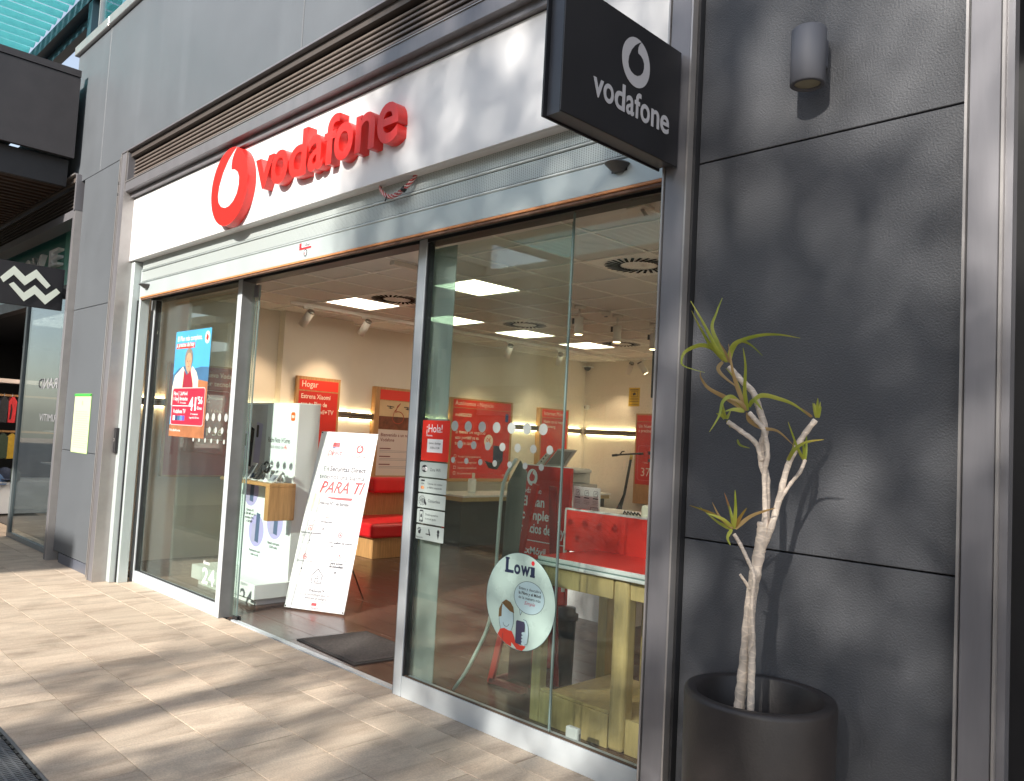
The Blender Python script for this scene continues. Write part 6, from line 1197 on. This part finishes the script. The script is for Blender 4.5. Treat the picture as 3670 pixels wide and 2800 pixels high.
for k, (x, z, m_, lab) in enumerate(((-10.3, 1.60, CLO[2], 'red folded shirt on the upper vitrine shelf'), (-10.3, 1.15, CLO[6], 'mustard folded shirt on the middle vitrine shelf'), (-10.9, 1.50, CLO[0], 'navy folded shirt in the vitrine'))):
    t = thing('folded_shirt', lab, 'shirt', (x, 0.2, z)); bx('cloth', m_, t, x-0.28, x+0.28, 0.1, 0.3, z, z+0.14, 0.03, 2); bx('collar', CLO[1], t, x-0.06, x+0.06, 0.098, 0.28, z+0.11, z+0.15, 0.01)
nb_fill = bpy.data.lights.new('lamp', 'AREA'); nb_fill.energy = 70; nb_fill.size = 2.0; nb_fill.color = (1, 0.85, 0.7); no = bpy.data.objects.new('lamp', nb_fill); COL.objects.link(no); no.parent = nr; no.location = (1.2, -1.8, 2.9)  # bare area light added to brighten the neighbouring shop
for x in (-13, -12):
    t = thing('shop_downlight', 'small lit downlight %s the vitrine in the neighbouring shop' % ('far from' if x == -13 else 'nearest'), 'downlight', (x, 1.2, 3.0), 'downlights in the neighbouring shop'); B().tube([(x, 1.2, 2.999), (x, 1.2, 2.985)], 0.06, 16).build('lens', emat('shop_lens', (1, 0.9, 0.8), 12), t)

# ================================================================ PERGOLA, FAR BUILDING, TREES
pg = thing('pergola', 'teal slatted pergola roof high above the arcade', 'pergola', (-14, -1, 7)); TEAL = leafmat('teal_slat', (0.38, 0.78, 0.80), (0.42, 0.84, 0.84), 0.6); TEALD = mat('teal_beam', (0.030, 0.065, 0.085), 0.45, 0.2)
for i in range(33):
    x = -11.1 - i*0.268
    b = B(); n_ = 8
    prof = [(x-0.095+0.19*k/n_, 7.16-0.055*math.sin(math.pi*k/n_)) for k in range(n_+1)] + [(x+0.095, 7.168), (x-0.095, 7.168)]
    b.poly([(u, -6.5, z) for u, z in prof], (0, 6.56, 0)).build('slat', TEAL, pg)
bx('beam', TEALD, pg, -20, -10.8, 0.07, 0.20, 6.93, 7.10); bx('beam', TEALD, pg, -20, -10.8, 0.205, 0.33, 6.80, 6.98); bx('beam', TEALD, pg, -20, -10.8, -6.6, -6.505, 6.95, 7.2); bx('beam', TEALD, pg, -20, -10.8, -3.3, -3.2, 6.95, 7.09)
for i in range(24): bx('slat', TEAL, pg, -16+i*0.268, -16+i*0.268+0.17, -16, -8.5, 7.10, 7.13)
for x in (-16.1, -9.5): bx('beam', TEALD, pg, x, x+0.12, -16, -8.5, 6.9, 7.09)
for x in (-19.5, -11.2): bx('column', TEALD, pg, x-0.08, x+0.08, 0.08, 0.19, 5.86, 6.92)
# building across the street, seen in the glass
fb = thing('opposite_building', 'long beige gallery building across the street', 'building', (-20, -17, 0)); BEI = mat('beige_concrete', (0.42, 0.35, 0.26), 0.8, var=0.1, vscale=1); DGL = mat('dark_shop_glass', (0.03, 0.035, 0.035), 0.08)
bx('back_wall', mat('olive_wall', (0.16, 0.14, 0.10), 0.8, var=0.25, vscale=2), fb, -48, 6, -20.5, -20, 0, 7); bx('upper_slab', BEI, fb, -48, 6, -20, -15.5, 3.3, 4.3); bx('roof_slab', BEI, fb, -48, 6, -20, -14.5, 6.6, 7.0)
bx('railing', DGL, fb, -48, 6, -15.6, -15.55, 4.31, 5.3); bx('inner_floor', BEI, fb, -48, 6, -20, -15.5, 0.0, 0.05)
for i in range(13): bx('column', BEI, fb, -47+i*4.2, -46.6+i*4.2, -15.5, -15.1, 0, 6.6)
for i in range(12): bx('shop_window', DGL, fb, -46+i*4.2, -43.4+i*4.2, -19.95, -19.9, 0.1, 3.0)
for i in range(12): bx('shop_band', (REDF, MNT, INKW)[i % 3], fb, -46+i*4.2, -43.4+i*4.2, -19.9, -19.85, 2.5, 3.0)
# unseen canopy added to shade the left paving; the trees give the dapple
KX = 0.22/0.56
sc2 = thing('street_canopy', 'flat street canopy on slim posts behind the viewpoint', 'canopy', (-8, -9, 4.3)); bx('roof', CANM, sc2, -20, -7.33, -13, -7.6, 4.25, 4.4)
for x in (-19, -13, -7.8):
    for y in (-12.5, -8.0): bx('post', POST, sc2, x-0.06, x+0.06, y-0.06, y+0.06, 0, 4.249)
LEAF = leafmat('street_leaf', (0.05, 0.09, 0.02), (0.09, 0.13, 0.03), 0.2); TRK = mat('street_bark', (0.12, 0.09, 0.06), 0.9, var=0.3, vscale=6, bump=0.01, bscale=20)
TREES = [((-1.3, -8.7), (1.6, 1.2, 1.3), 8.5, 'slender tall street tree in the middle of the row'), ((-2.9, -8.0), (2.0, 1.5, 2.0), 4.6, 'low bushy street tree at the left end of the row'), ((-0.3, -8.3), (2.0, 1.5, 1.9), 4.9, 'low bushy street tree second from the left'), ((-1.2, -9.4), (2.2, 1.6, 2.0), 7.4, 'tall leafy street tree behind the two low ones'),
    ((1.8, -9.2), (2.2, 1.6, 2.2), 7.4, 'tall leafy street tree at the right end'), ((0.6, -10.0), (2.6, 1.4, 1.9), 10.0, 'tallest leafy street tree of the row'), ((2.2, -8.0), (1.8, 1.4, 1.8), 5.0, 'low bushy street tree at the right end')]
rng = random.Random(11)
for (tx, ty), (ax, ay, az), cz, lab in TREES:
    t = thing('street_tree', lab, 'tree', (tx, ty, 0), 'street trees behind the viewpoint')
    b = B(); b.tube(smooth([(tx, ty, 0), (tx+0.05, ty, cz*0.4), (tx-0.1, ty+0.1, cz*0.75), (tx, ty, cz+0.3)], 5), [0.16-0.11*i/15 for i in range(16)], 10)
    for k in range(9):
        a = rng.uniform(0, 6.28); b.tube([(tx, ty, cz*0.62+k*0.2), (tx+ax*0.45*math.cos(a), ty+ay*0.45*math.sin(a), cz*0.8+k*0.25), (tx+ax*0.8*math.cos(a), ty+ay*0.8*math.sin(a), cz+k*0.22-0.6)], [0.05, 0.03, 0.012], 6)
    b.build('trunk', TRK, t)
    b = B()
    for c in range(52 if cz > 7 else 36 if tx < -2 else 54):
        while True:
            v = Vector((rng.uniform(-1, 1), rng.uniform(-1, 1), rng.uniform(-1, 1)))
            if v.length < 1: break
        c0 = Vector((tx+v.x*ax, ty+v.y*ay, cz+v.z*az))
        if c0.x < -6.05 + KX*c0.z + 0.3: continue
        for q in range(30):
            p = c0 + Vector((rng.gauss(0, 0.19), rng.gauss(0, 0.19), rng.gauss(0, 0.15)))
            if p.x < -6.05 + KX*p.z + 0.12: continue
            d_ = Vector((rng.uniform(-1, 1), rng.uniform(-1, 1), rng.uniform(-1, 0.6))).normalized(); s_ = d_.orthogonal().normalized(); L_ = rng.uniform(0.10, 0.19)
            a_ = b.bm.verts.new(p); m1 = b.bm.verts.new(p+d_*L_*0.5+s_*L_*0.26); m2 = b.bm.verts.new(p+d_*L_*0.5-s_*L_*0.26); e_ = b.bm.verts.new(p+d_*L_)
            b.bm.faces.new((a_, m1, e_, m2))
    o = b.build('crown', LEAF, t)
# unseen slim beam added so its shadow edges the sunlit stretch
bm_ = thing('overhead_beam', 'long grey overhead beam running out across the street', 'beam', (-2.2, -9, 8)); bx('beam', POST, bm_, -2.28, -2.08, -16, -7.5, 8.0, 8.12)
for y in (-15.5, -8.2): bx('post', POST, bm_, -2.23, -2.13, y-0.05, y+0.05, 0, 7.999)
